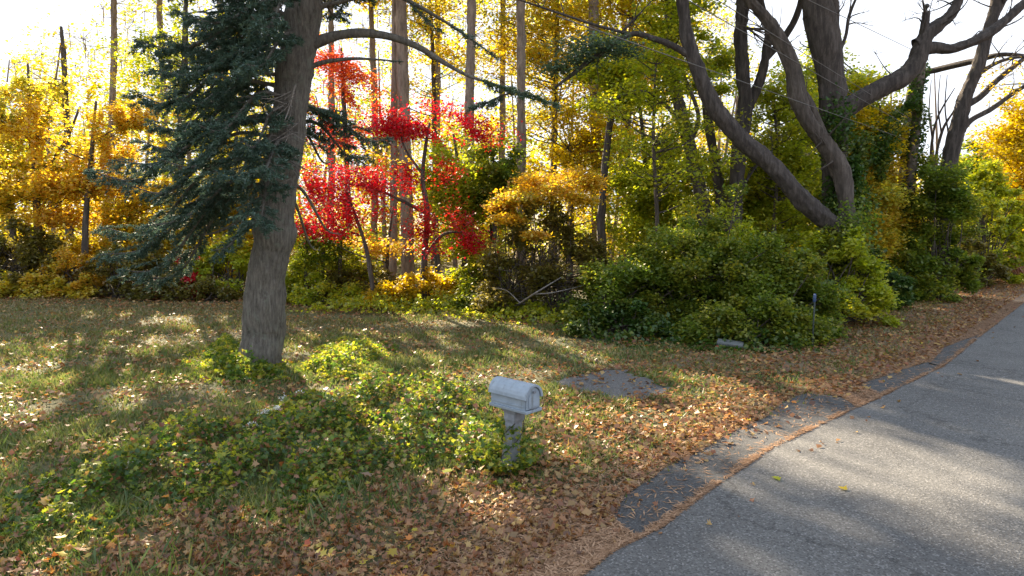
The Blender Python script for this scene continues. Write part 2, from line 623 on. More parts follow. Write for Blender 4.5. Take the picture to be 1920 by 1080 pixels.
def side(x, y):
    """signed distance from the seam: positive on the road side"""
    d = dist_line(x, y, seam_long)
    rn = np.array([.724, -.69])
    s = np.full(len(x), -1.0)
    # polygon of road side
    poly = np.vstack([seam_long, seam_long[-1] + rn * 80, seam_long[0] + rn * 80])
    s[pip(x, y, poly)] = 1
    return d * s


def axis(*segs):
    return np.unique(np.concatenate([np.arange(a, b_, st) for a, b_, st in segs]).round(3))


gx = axis((-600, -60, 30), (-60, -20, 2), (-20, 14, .22), (14, 40, 1), (40, 80, 5), (80, 601, 40))
gy = axis((-60, 2, 4), (2, 26, .22), (26, 60, 1.5), (60, 100, 8), (100, 1201, 60))
XX, YY = np.meshgrid(gx, gy)
x, y = XX.ravel(), YY.ravel()
sd = side(x, y)
fade = np.clip(-sd / 1.5, 0, 1)
z = height(x, y) * fade * np.clip(1 - (np.hypot(x, y) - 40) / 30, 0, 1)
z[sd > 0] = -.02
nx, ny = len(gx), len(gy)
i, j = np.meshgrid(np.arange(nx - 1), np.arange(ny - 1))
q = (j * nx + i).ravel()
faces = np.stack([q, q + 1, q + nx + 1, q + nx], -1)
me = mesh_np('ground', np.stack([x, y, z], -1), faces.ravel(), 4, M_ground, smooth=True)
wob = .35 * np.sin(x * 1.7 + y * 1.1) + .25 * np.sin(y * 3.1 - x * 2.3)
duff = np.clip(1 - (-sd - .25 - wob * .6) / 1.1, 0, 1)
duff = np.maximum(duff, np.clip((y - 24.5) / 2, 0, 1) * .3)
far_edge = np.clip((-sd < 4.5) & (y > 13), 0, 1) * .55
duff = np.maximum(duff, far_edge)
a = me.attributes.new('duff', 'FLOAT', 'POINT')
a.data.foreach_set('value', duff.astype(np.float32))
tag(link('ground', me), kind='structure')


def zg(x, y):
    return height(x, y) * np.clip(-side(x, y) / 1.5, 0, 1)


def sheet(name, poly, z, mat, th=0.03, jitter=0.0):
    import bmesh
    bm = bmesh.new()
    vs = [bm.verts.new((a_, b_, z)) for a_, b_ in poly]
    f = bm.faces.new(vs)
    r = bmesh.ops.extrude_face_region(bm, geom=[f])
    for g in r['geom']:
        if isinstance(g, bmesh.types.BMVert):
            g.co.z -= th
    bmesh.ops.triangulate(bm, faces=bm.faces[:])
    bmesh.ops.recalc_face_normals(bm, faces=bm.faces[:])
    me = bpy.data.meshes.new(name)
    bm.to_mesh(me)
    bm.free()
    me.materials.append(mat)
    return link(name, me)


def rag(poly, amp, step, closed=False):
    """resample a line and roughen it sideways"""
    poly = np.asarray(poly)
    if closed:
        poly = np.vstack([poly, poly[:1]])
    d = np.r_[0, np.cumsum(np.hypot(*np.diff(poly, axis=0).T))]
    q = np.arange(0, d[-1], step)
    o = np.stack([np.interp(q, d, poly[:, 0]), np.interp(q, d, poly[:, 1])], -1)
    n = np.convolve(R.normal(0, 1, len(q) + 6), np.ones(5) / 5, 'same')[3:-3] + R.normal(0, .25, len(q))
    t = np.gradient(o, axis=0)
    t = t / (np.hypot(t[:, 0], t[:, 1])[:, None] + 1e-9)
    return o + np.stack([-t[:, 1], t[:, 0]], -1) * (n * amp)[:, None]


near = rag(seam_long[:-1], .035, .12)
rn = np.array([.724, -.69])
road_poly = np.vstack([near, seam_long[-1:], seam_long[-1:] + rn * 6.2, seam_long[:1] + rn * 6.2])
tag(sheet('road', road_poly, .016, M_road, .06), kind='structure')
for k_, q in enumerate([
    [(1246, 1000), (1186, 1008), (1150, 972), (1176, 928), (1246, 878), (1316, 846), (1382, 806), (1436, 784), (1466, 757), (1512, 738), (1574, 744), (1616, 768), (1520, 816), (1440, 856), (1330, 930), (1262, 980)],
    [(1612, 722), (1684, 696), (1740, 680), (1775, 691), (1700, 727), (1650, 741)],
    [(1742, 684), (1772, 650), (1835, 629), (1862, 618), (1780, 690)],
]):
    tag(sheet('road_shoulder', rag(gp(q), .022, .14, True), .010, M_shoulder, .05), kind='structure')

drv = rag(gp([(1048, 716), (1085, 700), (1170, 694), (1216, 712), (1238, 726), (1215, 750), (1165, 752), (1105, 742), (1062, 732)]), .20, .15, True)
tag(sheet('driveway', drv, .008, M_gravel, .03), kind='structure')

SHOULDERS = [np.array([vv.co[:2] for vv in q.data.vertices if vv.co.z > .005]) for q in COL.objects if q.name.startswith('road_shoulder')]


def on_shoulder(x, y):
    m = np.zeros(len(x), bool)
    for pl in SHOULDERS:
        m |= pip(x, y, pl)
    return m


# ------------------------------------------------------------------ ground cover
BED = gp([(0, 1060), (0, 935), (150, 905), (230, 850), (400, 805), (470, 790), (560, 742), (690, 728), (800, 700), (870, 725), (935, 790), (1010, 850), (1005, 905),
          (900, 885), (720, 885), (620, 945), (520, 975), (420, 950), (300, 950), (180, 1010), (60, 1030)])
VPATCH = gp([(552, 700), (600, 655), (640, 636), (715, 652), (735, 690), (660, 715), (590, 722)])
TREEB = gp([(370, 695), (392, 650), (430, 632), (452, 650), (480, 690), (535, 688), (545, 715), (440, 722)])
BROWN = gp([(180, 1090), (230, 1010), (330, 955), (480, 975), (620, 940), (760, 890), (960, 880), (1060, 860), (1160, 960), (1120, 1040), (1060, 1100)])


def scatter(n, x0, x1, y0, y1, pw=1.0):
    """points whose density falls with distance"""
    u = R.random(n)
    a, b_ = y0 ** (1 - pw) if pw != 1 else 0, 0
    if pw == 1:
        yy = y0 * (y1 / y0) ** u
    else:
        yy = (y0 ** (1 - pw) + u * (y1 ** (1 - pw) - y0 ** (1 - pw))) ** (1 / (1 - pw))
    half = (yy * .80 + 1.5)
    xx = R.uniform(-1, 1, n) * half
    return xx, yy


def fbm(x, y, sc, seed=0):
    r = np.random.default_rng(seed)
    o = np.zeros(len(x))
    amp = 1.0
    for k in range(4):
        for _ in range(3):
            th, ph = r.uniform(0, 6.28, 2)
            f = 6.28 / sc * 2 ** k * r.uniform(.7, 1.3)
            o += amp * np.sin(f * (x * np.cos(th) + y * np.sin(th)) + ph) / 3
        amp *= .6
    return o


WOODS = gp([(-400, 562), (0, 562), (450, 572), (640, 578), (880, 583), (1000, 600), (1080, 605), (1150, 632), (1330, 650), (1520, 655), (1570, 612), (1700, 563), (1850, 520), (1920, 480), (2000, 462)])
wx, wy = WOODS[:, 0], WOODS[:, 1]


def woods_y(x):
    return np.interp(x, wx, wy)


# grass
gxx, gyy = scatter(520000, 0, 0, 3.4, 26, 1.1)
s_ = side(gxx, gyy)
grn = fbm(gxx, gyy, 3.0, 5)
keep = (s_ < -.55 - .3 * R.random(len(gxx))) & (gyy < woods_y(gxx) + .3)
dens = np.clip(.55 + .5 * grn, .06, 1)
dens[pip(gxx, gyy, BROWN)] *= .16
dens[s_ > -2.2] *= .5
dens[s_ > -1.1] *= .4
dens[(gxx > 1.0) & (gyy > 7)] *= np.clip(.7 + .6 * fbm(gxx, gyy, 1.7, 6), .15, 1)[(gxx > 1.0) & (gyy > 7)]
keep &= R.random(len(gxx)) < dens
keep &= ~pip(gxx, gyy, drv)
gxx, gyy, grn = gxx[keep], gyy[keep], grn[keep]
n = len(gxx)
hgt = R.uniform(.03, .10, n) * (1 + .5 * np.clip(grn, 0, 1))
wd = np.clip(.0016 * gyy, .006, .022)
ang = R.uniform(0, 6.28, n)
lean = R.normal(0, .6, (n, 2)) * hgt[:, None]
zz = zg(gxx, gyy)
v = np.empty((n, 3, 3), np.float32)
v[:, 0] = np.stack([gxx - np.cos(ang) * wd, gyy - np.sin(ang) * wd, zz - .01], -1)
v[:, 1] = np.stack([gxx + np.cos(ang) * wd, gyy + np.sin(ang) * wd, zz - .01], -1)
v[:, 2] = np.stack([gxx + lean[:, 0], gyy + lean[:, 1], zz + hgt], -1)
green_near = np.clip(1.5 - gyy / 15 + .4 * grn, 0, 1)
isg = R.random(n) < np.clip(green_near, .12, .9)
for nm, sel, mt, in (('grass', isg, LM['grass']), ('dry_grass', ~isg, LM['straw'])):
    vv = v[sel].reshape(-1, 3)
    lv = np.repeat(np.clip(R.random(sel.sum()) * .7 + .3 * (.5 + .5 * grn[sel]), 0, 1), 3)
    tag(link(nm, mesh_np(nm, vv, np.arange(len(vv)), 3, mt, lv)), kind='stuff')

# taller grass tufts and weeds in the near left corner
L = Leaves(width=.05, up=.0, fold=.02)
tx, ty = scatter(9000, 0, 0, 3.6, 9, 1)
k = (tx < -1.0) & (fbm(tx, ty, 1.6, 9) > .25) & (side(tx, ty) < -2)
tx, ty = tx[k], ty[k]
n = len(tx)
hh = R.uniform(.10, .28, n)
d_ = np.stack([R.normal(0, .45, n), R.normal(0, .45, n), np.ones(n)], -1)
pos = np.stack([tx, ty, zg(tx, ty)], -1) + d_ * hh[:, None] * .5
v, f, k_, per = leaf_arrays(pos, hh, up=0, width=.035, fold=.02, tdir=d_)
tag(link('tall_grass', mesh_np('tall_grass', v, f, 4, LM['grass'], np.repeat(R.random(n) * .6, 4))), kind='stuff')

# fallen leaves
for nm, cnt, pw, y0, y1, lob in (('fallen_leaves', 50000, 1.5, 3.4, 11, True), ('leaf_litter', 90000, .6, 8, 40, False)):
    lx, ly = scatter(cnt, 0, 0, y0, y1, pw)
    if not lob:
        ex = seam_long[1] + (seam_long[-1] - seam_long[1])[None] * 0
        m_ = 14000                                           # thick band of litter beside the road
        tpar = R.uniform(0, 42, m_)
        dd = np.r_[0, np.cumsum(np.hypot(*np.diff(SEAM, axis=0).T))]
        bx = np.interp(tpar, dd, SEAM[:, 0])
        by = np.interp(tpar, dd, SEAM[:, 1])
        off = np.abs(R.normal(0, 1.9, m_)) + .25
        lx = np.r_[lx, bx - .72 * off]
        ly = np.r_[ly, by + .69 * off]
    s_ = side(lx, ly)
    fb = fbm(lx, ly, 2.2, 21)
    dens = np.clip(.36 + .4 * fb, .08, 1)
    lawn = (s_ < -5.0) & (ly > 6.5)
    dens[lawn] *= .62
    dens[pip(lx, ly, BROWN)] = 1
    dens[pip(lx, ly, BED)] *= .8
    dens[(s_ > -4.5) & (lx > .5)] = np.maximum(dens[(s_ > -4.5) & (lx > .5)], .72 + .3 * fb[(s_ > -4.5) & (lx > .5)])
    dens[ly > woods_y(lx) - 1.2] = .9
    dens[s_ > -.35] *= .06
    dens[s_ > -.02] *= .25
    osh = on_shoulder(lx, ly)
    dens[osh] *= .10
    keep = (R.random(len(lx)) < dens) & (s_ < .5) & (ly < woods_y(lx) + 3)
    keep &= ~(pip(lx, ly, drv) & (R.random(len(lx)) < np.clip(.72 - .6 * fbm(lx, ly, .9, 8), .1, .95)))
    lx, ly = lx[keep], ly[keep]
    n = len(lx)
    zz = zg(lx, ly) + np.abs(R.normal(.035, .03, n)) + np.where((side(lx, ly) < -4.5), .025, 0)
    zz[side(lx, ly) > -.5] = .03
    L = Leaves(lobed=lob, up=.8, curl=.55) if lob else Leaves(up=1.0, width=.4, fold=.15)
    L.add(np.stack([lx, ly, zz], -1), R.random(n), R.uniform(.035, .092, n) * np.where(R.random(n) < .12, 1.35, 1) if lob else R.uniform(.05, .12, n))
    tag(L.build(nm, LM['litter'], cull=False, ground=False), kind='stuff')
lx, ly = scatter(2300, 0, 0, 3.4, 20, 1.3)
keep = (side(lx, ly) < -.7) & (ly < woods_y(lx)) & (fbm(lx, ly, 2.5, 31) > -.1)
lx, ly = lx[keep], ly[keep]
L = Leaves(lobed=True, up=1.1)
L.add(np.stack([lx, ly, zg(lx, ly) + R.uniform(.03, .09, len(lx))], -1), R.random(len(lx)), R.uniform(.07, .12, len(lx)))
tag(L.build('bright_fallen_leaves', LM['bright'], cull=False), kind='stuff')

# dropped pine needles drifted against the road edge and in the seam
n = 62000
NS = np.vstack([SEAM[0] - unit((SEAM[3] - SEAM[0])[None])[0] * 1.5, SEAM])
dd = np.r_[0, np.cumsum(np.hypot(*np.diff(NS, axis=0).T))]
tpar = 26 * R.random(n) ** 1.4
bx, by = np.interp(tpar, dd, NS[:, 0]), np.interp(tpar, dd, NS[:, 1])
off = np.where(R.random(n) < .22, np.abs(R.normal(0, .028, n)) + .002, np.abs(R.normal(0, .65, n)) + .05)
nxp, nyp = bx - .70 * off, by + .71 * off
sh = on_shoulder(nxp, nyp)
keep = ~sh | (off < .10) & (R.random(n) < np.clip(.35 + .5 * fbm(bx, by, 1.1, 3), .03, .9)) | (R.random(n) < .05)
nxp, nyp = nxp[keep], nyp[keep]
n = len(nxp)
pos = np.stack([nxp, nyp, np.maximum(zg(nxp, nyp), .012) + R.uniform(.004, .022, n)], -1)
v, f, k_, per = leaf_arrays(pos, R.uniform(.06, .13, n), up=4, width=.07, fold=.0)
tag(link('needle_drift', mesh_np('needle_drift', v, f, 4, LM['duffneedle'], np.repeat(R.random(n), 4))), kind='stuff')


# low leafy ground cover: three beds
def cover(name, poly, n, hmax, mat, size, seed, lobed=True, clus=.55):
    lo, hi = poly.min(0), poly.max(0)
    x_ = R.uniform(lo[0], hi[0], n * 3)
    y_ = R.uniform(lo[1], hi[1], n * 3)
    fb = fbm(x_, y_, .9, seed)
    edge = dist_line(x_, y_, np.vstack([poly, poly[:1]]))
    k = pip(x_, y_, poly) & (fb + R.normal(0, .5, len(x_)) > -clus)
    k |= (edge < .35) & (R.random(len(x_)) < .25)
    x_, y_, fb, edge = x_[k][:n], y_[k][:n], fb[k][:n], edge[k][:n]
    inside = pip(x_, y_, poly)
    lump = fbm(x_, y_, 1.5, seed + 9)
    hm = hmax * np.clip(edge / .6, .15, 1) * np.where(inside, 1, .2) * np.clip(.6 + .3 * fb + .45 * lump, .10, 1.4)
    z_ = zg(x_, y_) + .02 + hm * R.random(len(x_)) ** .55
    L = Leaves(lobed=lobed, up=.3)
    cl = .5 + .5 * np.sin(fbm(x_, y_, .7, seed + 3) * 3)
    L.add(np.stack([x_, y_, z_], -1), np.clip(.55 * cl + .45 * R.random(len(x_)), 0, 1), R.uniform(size * .6, size * 1.4, len(x_)))
    return tag(L.build(name, mat, cull=False), kind='stuff')


cover('ground_cover', BED, 10500, .46, LM['vine'], .072, 41, clus=.1)
cover('dark_ground_cover', BED, 9000, .38, LM['ivy'], .066, 41, clus=.5)
cover('caught_leaves', BED, 1700, .46, LM['litter'], .085, 41, clus=.4)
cover('vine_patch', VPATCH, 3000, .34, LM['vine'], .085, 43, clus=.2)
cover('tree_base_vines', TREEB, 5200, .62, LM['vine'], .08, 45)
HEDGEF = gp([(1040, 612), (1080, 590), (1160, 590), (1340, 610), (1530, 620), (1560, 640), (1500, 664), (1330, 662), (1150, 645), (1080, 625)])
cover('hedge_vines', HEDGEF, 7000, .5, LM['ivy'], .11, 47, False)
WEDGE = gp([(540, 582), (700, 570), (900, 575), (1060, 590), (1080, 612), (960, 606), (850, 592), (700, 590)])
cover('weeds', WEDGE, 6000, .55, LM['lime'], .11, 48, False)


# ------------------------------------------------------------------ trees
def clump_leaves(L, c0, rad, n, size, inner=None, k=6, lvb=None, jit=.24):
    """leaves set along a handful of twigs that fan out in one clump; returns the twig tips"""
    c0, rad = np.asarray(c0), np.asarray(rad)
    tips = c0 + unit(R.normal(0, 1, (k, 3))) * rad * R.uniform(.6, 1.05, (k, 1))
    st = c0 if inner is None else c0 * .7 + np.asarray(inner) * .3
    w = R.integers(0, k, n)
    t = R.random(n) ** .7
    pos = st + (tips[w] - st) * t[:, None] + R.normal(0, 1, (n, 3)) * rad * jit
    base = R.random() if lvb is None else lvb
    L.add(pos, np.clip(.62 * base + .38 * R.random(n) + R.normal(0, .08, n), 0, 1), R.uniform(size * .65, size * 1.35, n))
    return st, tips


def px_clump(px, py, d, rx, ry, rd=None):
    c0 = P(px, py, d)
    return c0, np.array([rx * d / F, (rx * d / F) * .9 if rd is None else rd, ry * d / F])


def rand_clumps(x0, x1, y0, y1, d, n, r, thick=2.0, flat=.6, dome=True):
    """clumps spread through a crown that fills the given stretch of view at distance d"""
    o = []
    cx, cy, hx, hy = (x0 + x1) / 2, (y0 + y1) / 2, (x1 - x0) / 2, (y1 - y0) / 2
    n, r = int(n * 2.1), r * .60
    while len(o) < n:
        u = R.normal(0, .55, 3)
        if dome and (u ** 2).sum() > 1.35:
            continue
        rr = r * R.uniform(.5, 1.5)
        dd = d + u[2] * thick
        o.append((P(cx + u[0] * hx, cy + u[1] * hy, dd), np.array([rr * R.uniform(.9, 1.4), rr, rr * flat])))
    return o


def make_tree(kind, label, cat, trunks, clumps, nleaf, size, leaf, bark='brown', group=None, limbs=(), d=25, twigs=True, crown='crown', jit=.46, k=5, cull=True, branch_r=.022, bare_twigs=0):
    """trunks / limbs: list of (list of (px, py[, dd]), list of half widths in px)"""
    nleaf, size = nleaf * 2.5, size * 1.12

    def line(pts):
        return np.array([P(q[0], q[1], d + (q[2] if len(q) > 2 else 0)) for q in pts])
    lines = []
    first = line(trunks[0][0])
    base = np.array([first[0][0], first[0][1], 0.0])
    root = empty(kind, base, label, cat, group)
    tb = Tubes()
    for pts, rp in trunks:
        ln = line(pts)
        g = ln[0].copy()
        if g[2] > .0 and pts is trunks[0][0]:
            g[2] = -.15
            ln = np.vstack([g, ln])
            rp = [rp[0] * 1.15] + list(rp)
        rad = np.array(rp) * d / F
        sm, sr = smooth_line(ln, rad, max(.12, rad.max() * .8))
        if rad.max() > .2:
            fm, fr = smooth_line(sm, sr, .06)
            tb.add(fm, fr, 36, rough=.012, ridge=.017)
        else:
            tb.add(sm, sr, 12 if rad.max() > .12 else 7, rough=.05)
        lines.append((sm, sr))
    for pts, rp in limbs:
        ln = line(pts)
        rad = np.array(rp) * d / F
        sm, sr = smooth_line(ln, rad, max(.12, rad.max() * .8))
        if rad.max() > .15:
            fm, fr = smooth_line(sm, sr, .06)
            lt = Tubes().add(fm, fr, 28, rough=.012, ridge=.014)
        else:
            lt = Tubes().add(sm, sr, 10, rough=.05)
        lt.build('limb', BK[bark], root, base)
        lines.append((sm, sr))
    allp = np.concatenate([a_[0] for a_ in lines])
    allr = np.concatenate([a_[1] for a_ in lines])
    L = Leaves()
    wts = np.array([cl[1][0] * cl[1][2] for cl in clumps]) if clumps else np.array([])
    for (c0, rad), w in zip(clumps, wts):
        dv = allp - c0
        hd = np.hypot(dv[:, 0], dv[:, 1])
        cost = hd + np.abs(dv[:, 2] + .45 * hd) * 1.0
        ii = int(np.argmin(cost))
        p0 = allp[ii]
        r0 = min(allr[ii] * .6, branch_r * (1 + .25 * np.linalg.norm(c0 - p0)))
        st, tips = clump_leaves(L, c0, rad, max(6, int(nleaf * w / wts.sum())), size, p0, k=k, jit=jit)
        mid = (p0 + st) / 2 + np.array([R.normal(0, .15), R.normal(0, .15), -.12 * np.linalg.norm(st - p0)]) * .6
        if twigs and not sunlit(st[None])[0]:
            tb.add([p0, mid, st], [r0, r0 * .7, r0 * .45], 5, .25)
            for tp in tips[~sunlit((tips + st) / 2)]:
                m2 = (st + tp) / 2 + R.normal(0, .08, 3) * rad
                tb.add([st, m2, tp], [r0 * .4, r0 * .25, .004], 3)
    for _ in range(bare_twigs):
        ln_, lr_ = lines[int(R.integers(len(lines)))]
        q_ = int(len(ln_) * R.uniform(.35, .98))
        q_ = min(q_, len(ln_) - 2)
        tg = unit((ln_[q_ + 1] - ln_[q_])[None])[0]
        dv = unit((tg * .5 + R.normal(0, .7, 3) + np.array([0, 0, .55]))[None])[0]
        le = R.uniform(.5, 1.7)
        a_, e_ = ln_[q_], ln_[q_] + dv * le
        m_ = (a_ + e_) / 2 + R.normal(0, .1, 3)
        tb.add([a_, m_, e_], [min(.03, lr_[q_] * .5), .015, .004], 5, .15)
        for _ in range(4):
            f_ = R.uniform(.35, .95)
            b_ = a_ + (e_ - a_) * f_ + (m_ - (a_ + e_) / 2) * (1 - abs(2 * f_ - 1))
            tb.add([b_, b_ + unit((dv + R.normal(0, .6, 3))[None])[0] * R.uniform(.15, .5)], [.009, .003], 3)
    tb.build('trunk', BK[bark], root, base)
    if clumps:
        L.build(crown, LM[leaf], root, base, cull=cull)
    return root


def make_shrub(kind, label, cat, x0, x1, ytop, d, nleaf, size, leaf, thick=1.4, group=None, ncl=None, ybase=None, flat=.75, r=None, stems=7, profile=None, cull=True):
    """dome of leaf clumps on several stems; x0, x1, ytop as seen at distance d"""
    nleaf, size = int(nleaf * 2.3), size * 1.1
    xc = (x0 + x1) / 2
    c0 = P(xc, 400, d)
    base = np.array([c0[0], d, 0.0])
    hw = (x1 - x0) / 2 * d / F
    H = P(xc, ytop, d)[2]
    root = empty(kind, base, label, cat, group)
    ncl = int((ncl or int(18 + hw * H * 5)) * 1.8)
    r = (r or min(.55, .22 + .12 * min(hw, H))) * .72
    st = Tubes()
    L = Leaves()
    roots = [base + np.array([R.uniform(-.6, .6) * hw, R.uniform(-.5, .5) * thick, -.05]) for _ in range(stems)]
    for _ in range(ncl):
        a = R.uniform(-1, 1)
        top = H * (1 - .55 * abs(a) ** 2.4) * R.uniform(.72, 1.04) * (1 + (R.random() < .10) * R.uniform(.05, .2))
        if profile is not None:
            top *= np.interp(a, np.linspace(-1, 1, len(profile)), profile)
        zt = top * (1 - R.random() ** 1.6 * .95) - r * .4
        b_ = R.uniform(-1, 1) * thick * math.sqrt(max(.05, 1 - .75 * a * a)) * (1 - .35 * zt / H)
        cc = base + np.array([a * hw, b_, max(.12, zt)])
        rr = r * R.uniform(.6, 1.35)
        g = roots[int(R.integers(len(roots)))]
        s0, tips = clump_leaves(L, cc, np.array([rr, rr, rr * flat]), max(5, nleaf // ncl), size, None, k=5, jit=.42)
        m = (g + s0) / 2 + np.array([R.normal(0, .12), R.normal(0, .12), .1 * H])
        st.add([g, m, s0], [.022, .016, .008], 5, .3)
        for tp in tips[:4]:
            st.add([s0, (s0 + tp) / 2 + R.normal(0, .03, 3), tp], [.007, .005, .003], 3)
    st.build('stems', BK['twig'], root, base)
    L.build('foliage', LM[leaf], root, base, cull=cull)
    return root


# ---- the big spruce in the lawn
SD = 13.5
sp_base = G(487, 676)
spruce = empty('spruce_tree', (sp_base[0], sp_base[1], 0), 'large grey-trunked spruce with dark drooping boughs standing alone in the lawn', 'tree')
SB = np.array([sp_base[0], sp_base[1], 0])


def sline(pts):
    return np.array([P(q[0], q[1], SD + (q[2] if len(q) > 2 else 0)) for q in pts])


tr = Tubes()
tl = sline([(484, 700), (487, 660), (497, 560), (510, 450), (524, 350), (538, 250), (555, 130), (573, 0), (590, -140), (604, -320), (616, -560)])
tw = np.array([52, 40, 37, 35, 33, 32, 30.5, 30, 26, 20, 8]) * SD / F
sm, sr = smooth_line(tl, tw, .1)
smf, srf = smooth_line(sm, sr, .035)
tr.add(smf, srf, 80, rough=.004, ridge=.011)
tr.build('trunk', BK['grey'], spruce, SB)


def needles(pts_a, pts_b, per_m, ln, wdt=.11, spread=.55):
    """needle blades along the segments a->b"""
    seg = pts_b - pts_a
    le = np.linalg.norm(seg, axis=1)
    cnt = np.maximum(3, (le * per_m).astype(int))
    idx = np.repeat(np.arange(len(seg)), cnt)
    t = R.random(len(idx))[:, None]
    d0 = unit(seg)[idx]
    dr = unit(d0 * R.uniform(.5, 1.1, (len(idx), 1)) + R.normal(0, spread, (len(idx), 3)))
    s_ = R.uniform(.7, 1.25, len(idx)) * ln
    pos = pts_a[idx] + seg[idx] * t + dr * s_[:, None] * .42
    base = np.repeat(R.random(len(seg)), cnt)
    v, f, k, per = leaf_arrays(pos, s_, up=.3, width=wdt, fold=.02, tdir=dr)
    return v, f, np.repeat(np.clip(.6 * base + .4 * R.random(len(idx)), 0, 1), per)


def bough(tip, trunk_py, dy=0.0, sag=.25, width=.75, dens=1.0, bare=.25, mat='needle', r=.045, side_n=1.0, needle=.085, start=None, nodes=None, name='bough'):
    """one spruce bough: a drooping limb, side twigs in its plane, needles along the twigs"""
    p1 = P(tip[0], tip[1], SD + dy)
    if start is None:
        i_ = int(np.argmin(np.abs(sm[:, 2] - P(540, trunk_py, SD)[2])))
        p0 = sm[i_]
    else:
        p0 = start
    Lg = np.linalg.norm(p1 - p0)
    if nodes is None:
        nodes = [p0, p0 + (p1 - p0) * .35 + np.array([0, 0, .10 * Lg * sag]), p0 + (p1 - p0) * .72 + np.array([0, 0, -.10 * Lg * sag]), p1]
    ln, rd = smooth_line(np.array(nodes), np.linspace(r, .008, len(nodes)), .1)
    tb = Tubes()
    tb.add(ln, rd, 7, rough=.04)
    A, B = [], []
    m = len(ln)
    ax = unit((p1 - p0)[None])[0]
    sidev = unit(np.cross(ax, [0, 0, 1])[None])[0]
    nsd = int(Lg / .085 * side_n)
    for q in range(nsd):
        t = bare + (1 - bare) * (q + R.random()) / nsd
        o = ln[min(m - 1, int(t * (m - 1)))]
        sg = 1 if q % 2 else -1
        sl_ = width * (1.05 - .75 * t) * R.uniform(.6, 1.15)
        dv = unit((ax * .75 + sidev * sg * R.uniform(.6, 1.0) + np.array([0, 0, R.normal(-.12, .2)]))[None])[0]
        e = o + dv * sl_ + np.array([0, 0, -.12 * sl_])
        if sunlit(((o + e) / 2)[None])[0]:
            continue
        tb.add([o, (o + e) / 2 + np.array([0, 0, .04 * sl_]), e], [.009, .006, .003], 3)
        A.append(o + (e - o) * .12)
        B.append(e)
        for h in range(int(sl_ / .11)):
            tt = R.uniform(.2, .95)
            oo = o + (e - o) * tt
            s2 = R.uniform(.12, .26) * (1.1 - .5 * tt)
            d2 = unit((dv + sidev * R.choice([-1, 1]) * .8 + R.normal(0, .3, 3) + np.array([0, 0, -.25]))[None])[0]
            A.append(oo)
            B.append(oo + d2 * s2)
    A.append(ln[int(m * .7)])
    B.append(ln[-1])
    bo = tb.build(name, BK['grey'], spruce, SB)
    v, f, lv = needles(np.array(A), np.array(B), 150 * dens, needle, .12)
    kp = ~sunlit(v.reshape(-1, 4, 3).mean(1).astype(float))
    v = v.reshape(-1, 4, 3)[kp].reshape(-1, 3)
    lv = lv.reshape(-1, 4)[kp].ravel()
    if len(v):
        link('needles', mesh_np('needles', v - SB.astype(np.float32), np.arange(len(v)), 4, LM[mat], lv), bo)
    return ln


# left side, top to bottom: (tip px, tip py, height on trunk py, depth offset)
for tx_, ty_, ky, dy in [(330, 20, 10, 1.2), (300, -30, -70, -.6), (390, -20, -60, .8), (250, 75, 60, -.8), (300, 110, 90, -.2), (360, 90, 70, 1.8), (400, 140, 110, -1.6),
                         (245, 170, 130, .6), (330, 185, 150, -1.0), (420, 190, 170, 1.5), (255, 262, 195, .3), (205, 300, 225, -.5), (160, 318, 235, .2),
                         (300, 300, 230, -1.4), (230, 345, 260, -.8), (340, 340, 265, 1.6), (400, 320, 270, -2.0), (450, 260, 215, -1.8),
                         (185, 425, 300, .4), (270, 425, 310, -.9), (350, 420, 320, 1.0), (400, 470, 330, -1.2), (185, 478, 320, .1), (220, 508, 340, -.4), (268, 520, 345, .6), (300, 60, 40, 1.0), (350, 30, 10, -1.2), (280, 130, 100, -1.6), (380, 60, 40, 2.2), (430, 90, 60, -1.2), (310, 160, 120, 1.6), (440, 150, 110, 2.0), (360, 230, 190, -1.9), (270, 225, 170, 1.4),
                         (480, 320, 260, -2.3), (460, 120, 70, -2.0), (470, 30, 0, -2.0), (470, 400, 330, -2.2)]:
    bough((tx_, ty_), ky, dy, sag=R.uniform(.5, 1.3), width=R.uniform(.55, .85), dens=R.uniform(.8, 1.1), bare=R.uniform(.15, .35))
# right side, partly behind the trunk
for tx_, ty_, ky, dy in [(735, 258, 210, 1.6), (690, 292, 225, 2.2), (660, 235, 200, 1.0), (625, 300, 240, 2.4), (640, 440, 330, 1.8), (600, 470, 350, 2.3), (700, -10, -60, 1.5), (640, 20, -10, 2.0)]:
    bough((tx_, ty_), ky, dy, sag=.8, width=.6, dens=.85, bare=.2)
# long half-bare limbs reaching right, green only at the ends
lng = bough((1045, 196), 75, .4, width=.55, dens=.65, bare=.70, r=.105, mat='pine', nodes=sline([(580, 84), (625, 68), (680, 63), (735, 70), (780, 86), (830, 116), (880, 143), (940, 162, .2), (1045, 196, .4)]), side_n=.8)
bough((880, 200), 0, .5, width=.42, dens=.9, bare=.30, r=.02, start=P(975, 172, SD + .2), side_n=1.2)
bough((755, 116), 120, .2, width=.2, dens=.2, bare=.9, r=.055, nodes=sline([(575, 128), (610, 116), (660, 110), (710, 112), (757, 116)]), side_n=.4)
bough((640, 0), 30, -.6, width=.2, dens=.3, bare=.8, r=.075, nodes=sline([(580, 40), (600, 14), (640, 3), (700, -14), (760, -50)]), side_n=.4)
bough((930, 105), -40, -.5, width=.4, dens=.35, bare=.72, r=.06, nodes=sline([(585, -60), (680, -40), (770, 4), (830, 38), (890, 78), (930, 108)]), side_n=.6)
bough((830, 60), -40, -.8, width=.4, dens=.35, bare=.7, r=.04, nodes=sline([(585, -80), (650, -60), (740, -20), (800, 40), (830, 60)]), side_n=.6)
bough((400, 440), 395, -.2, width=.25, dens=.25, bare=.75, r=.055, nodes=sline([(505, 392), (470, 400), (430, 425), (395, 438), (345, 442)]), side_n=.5)
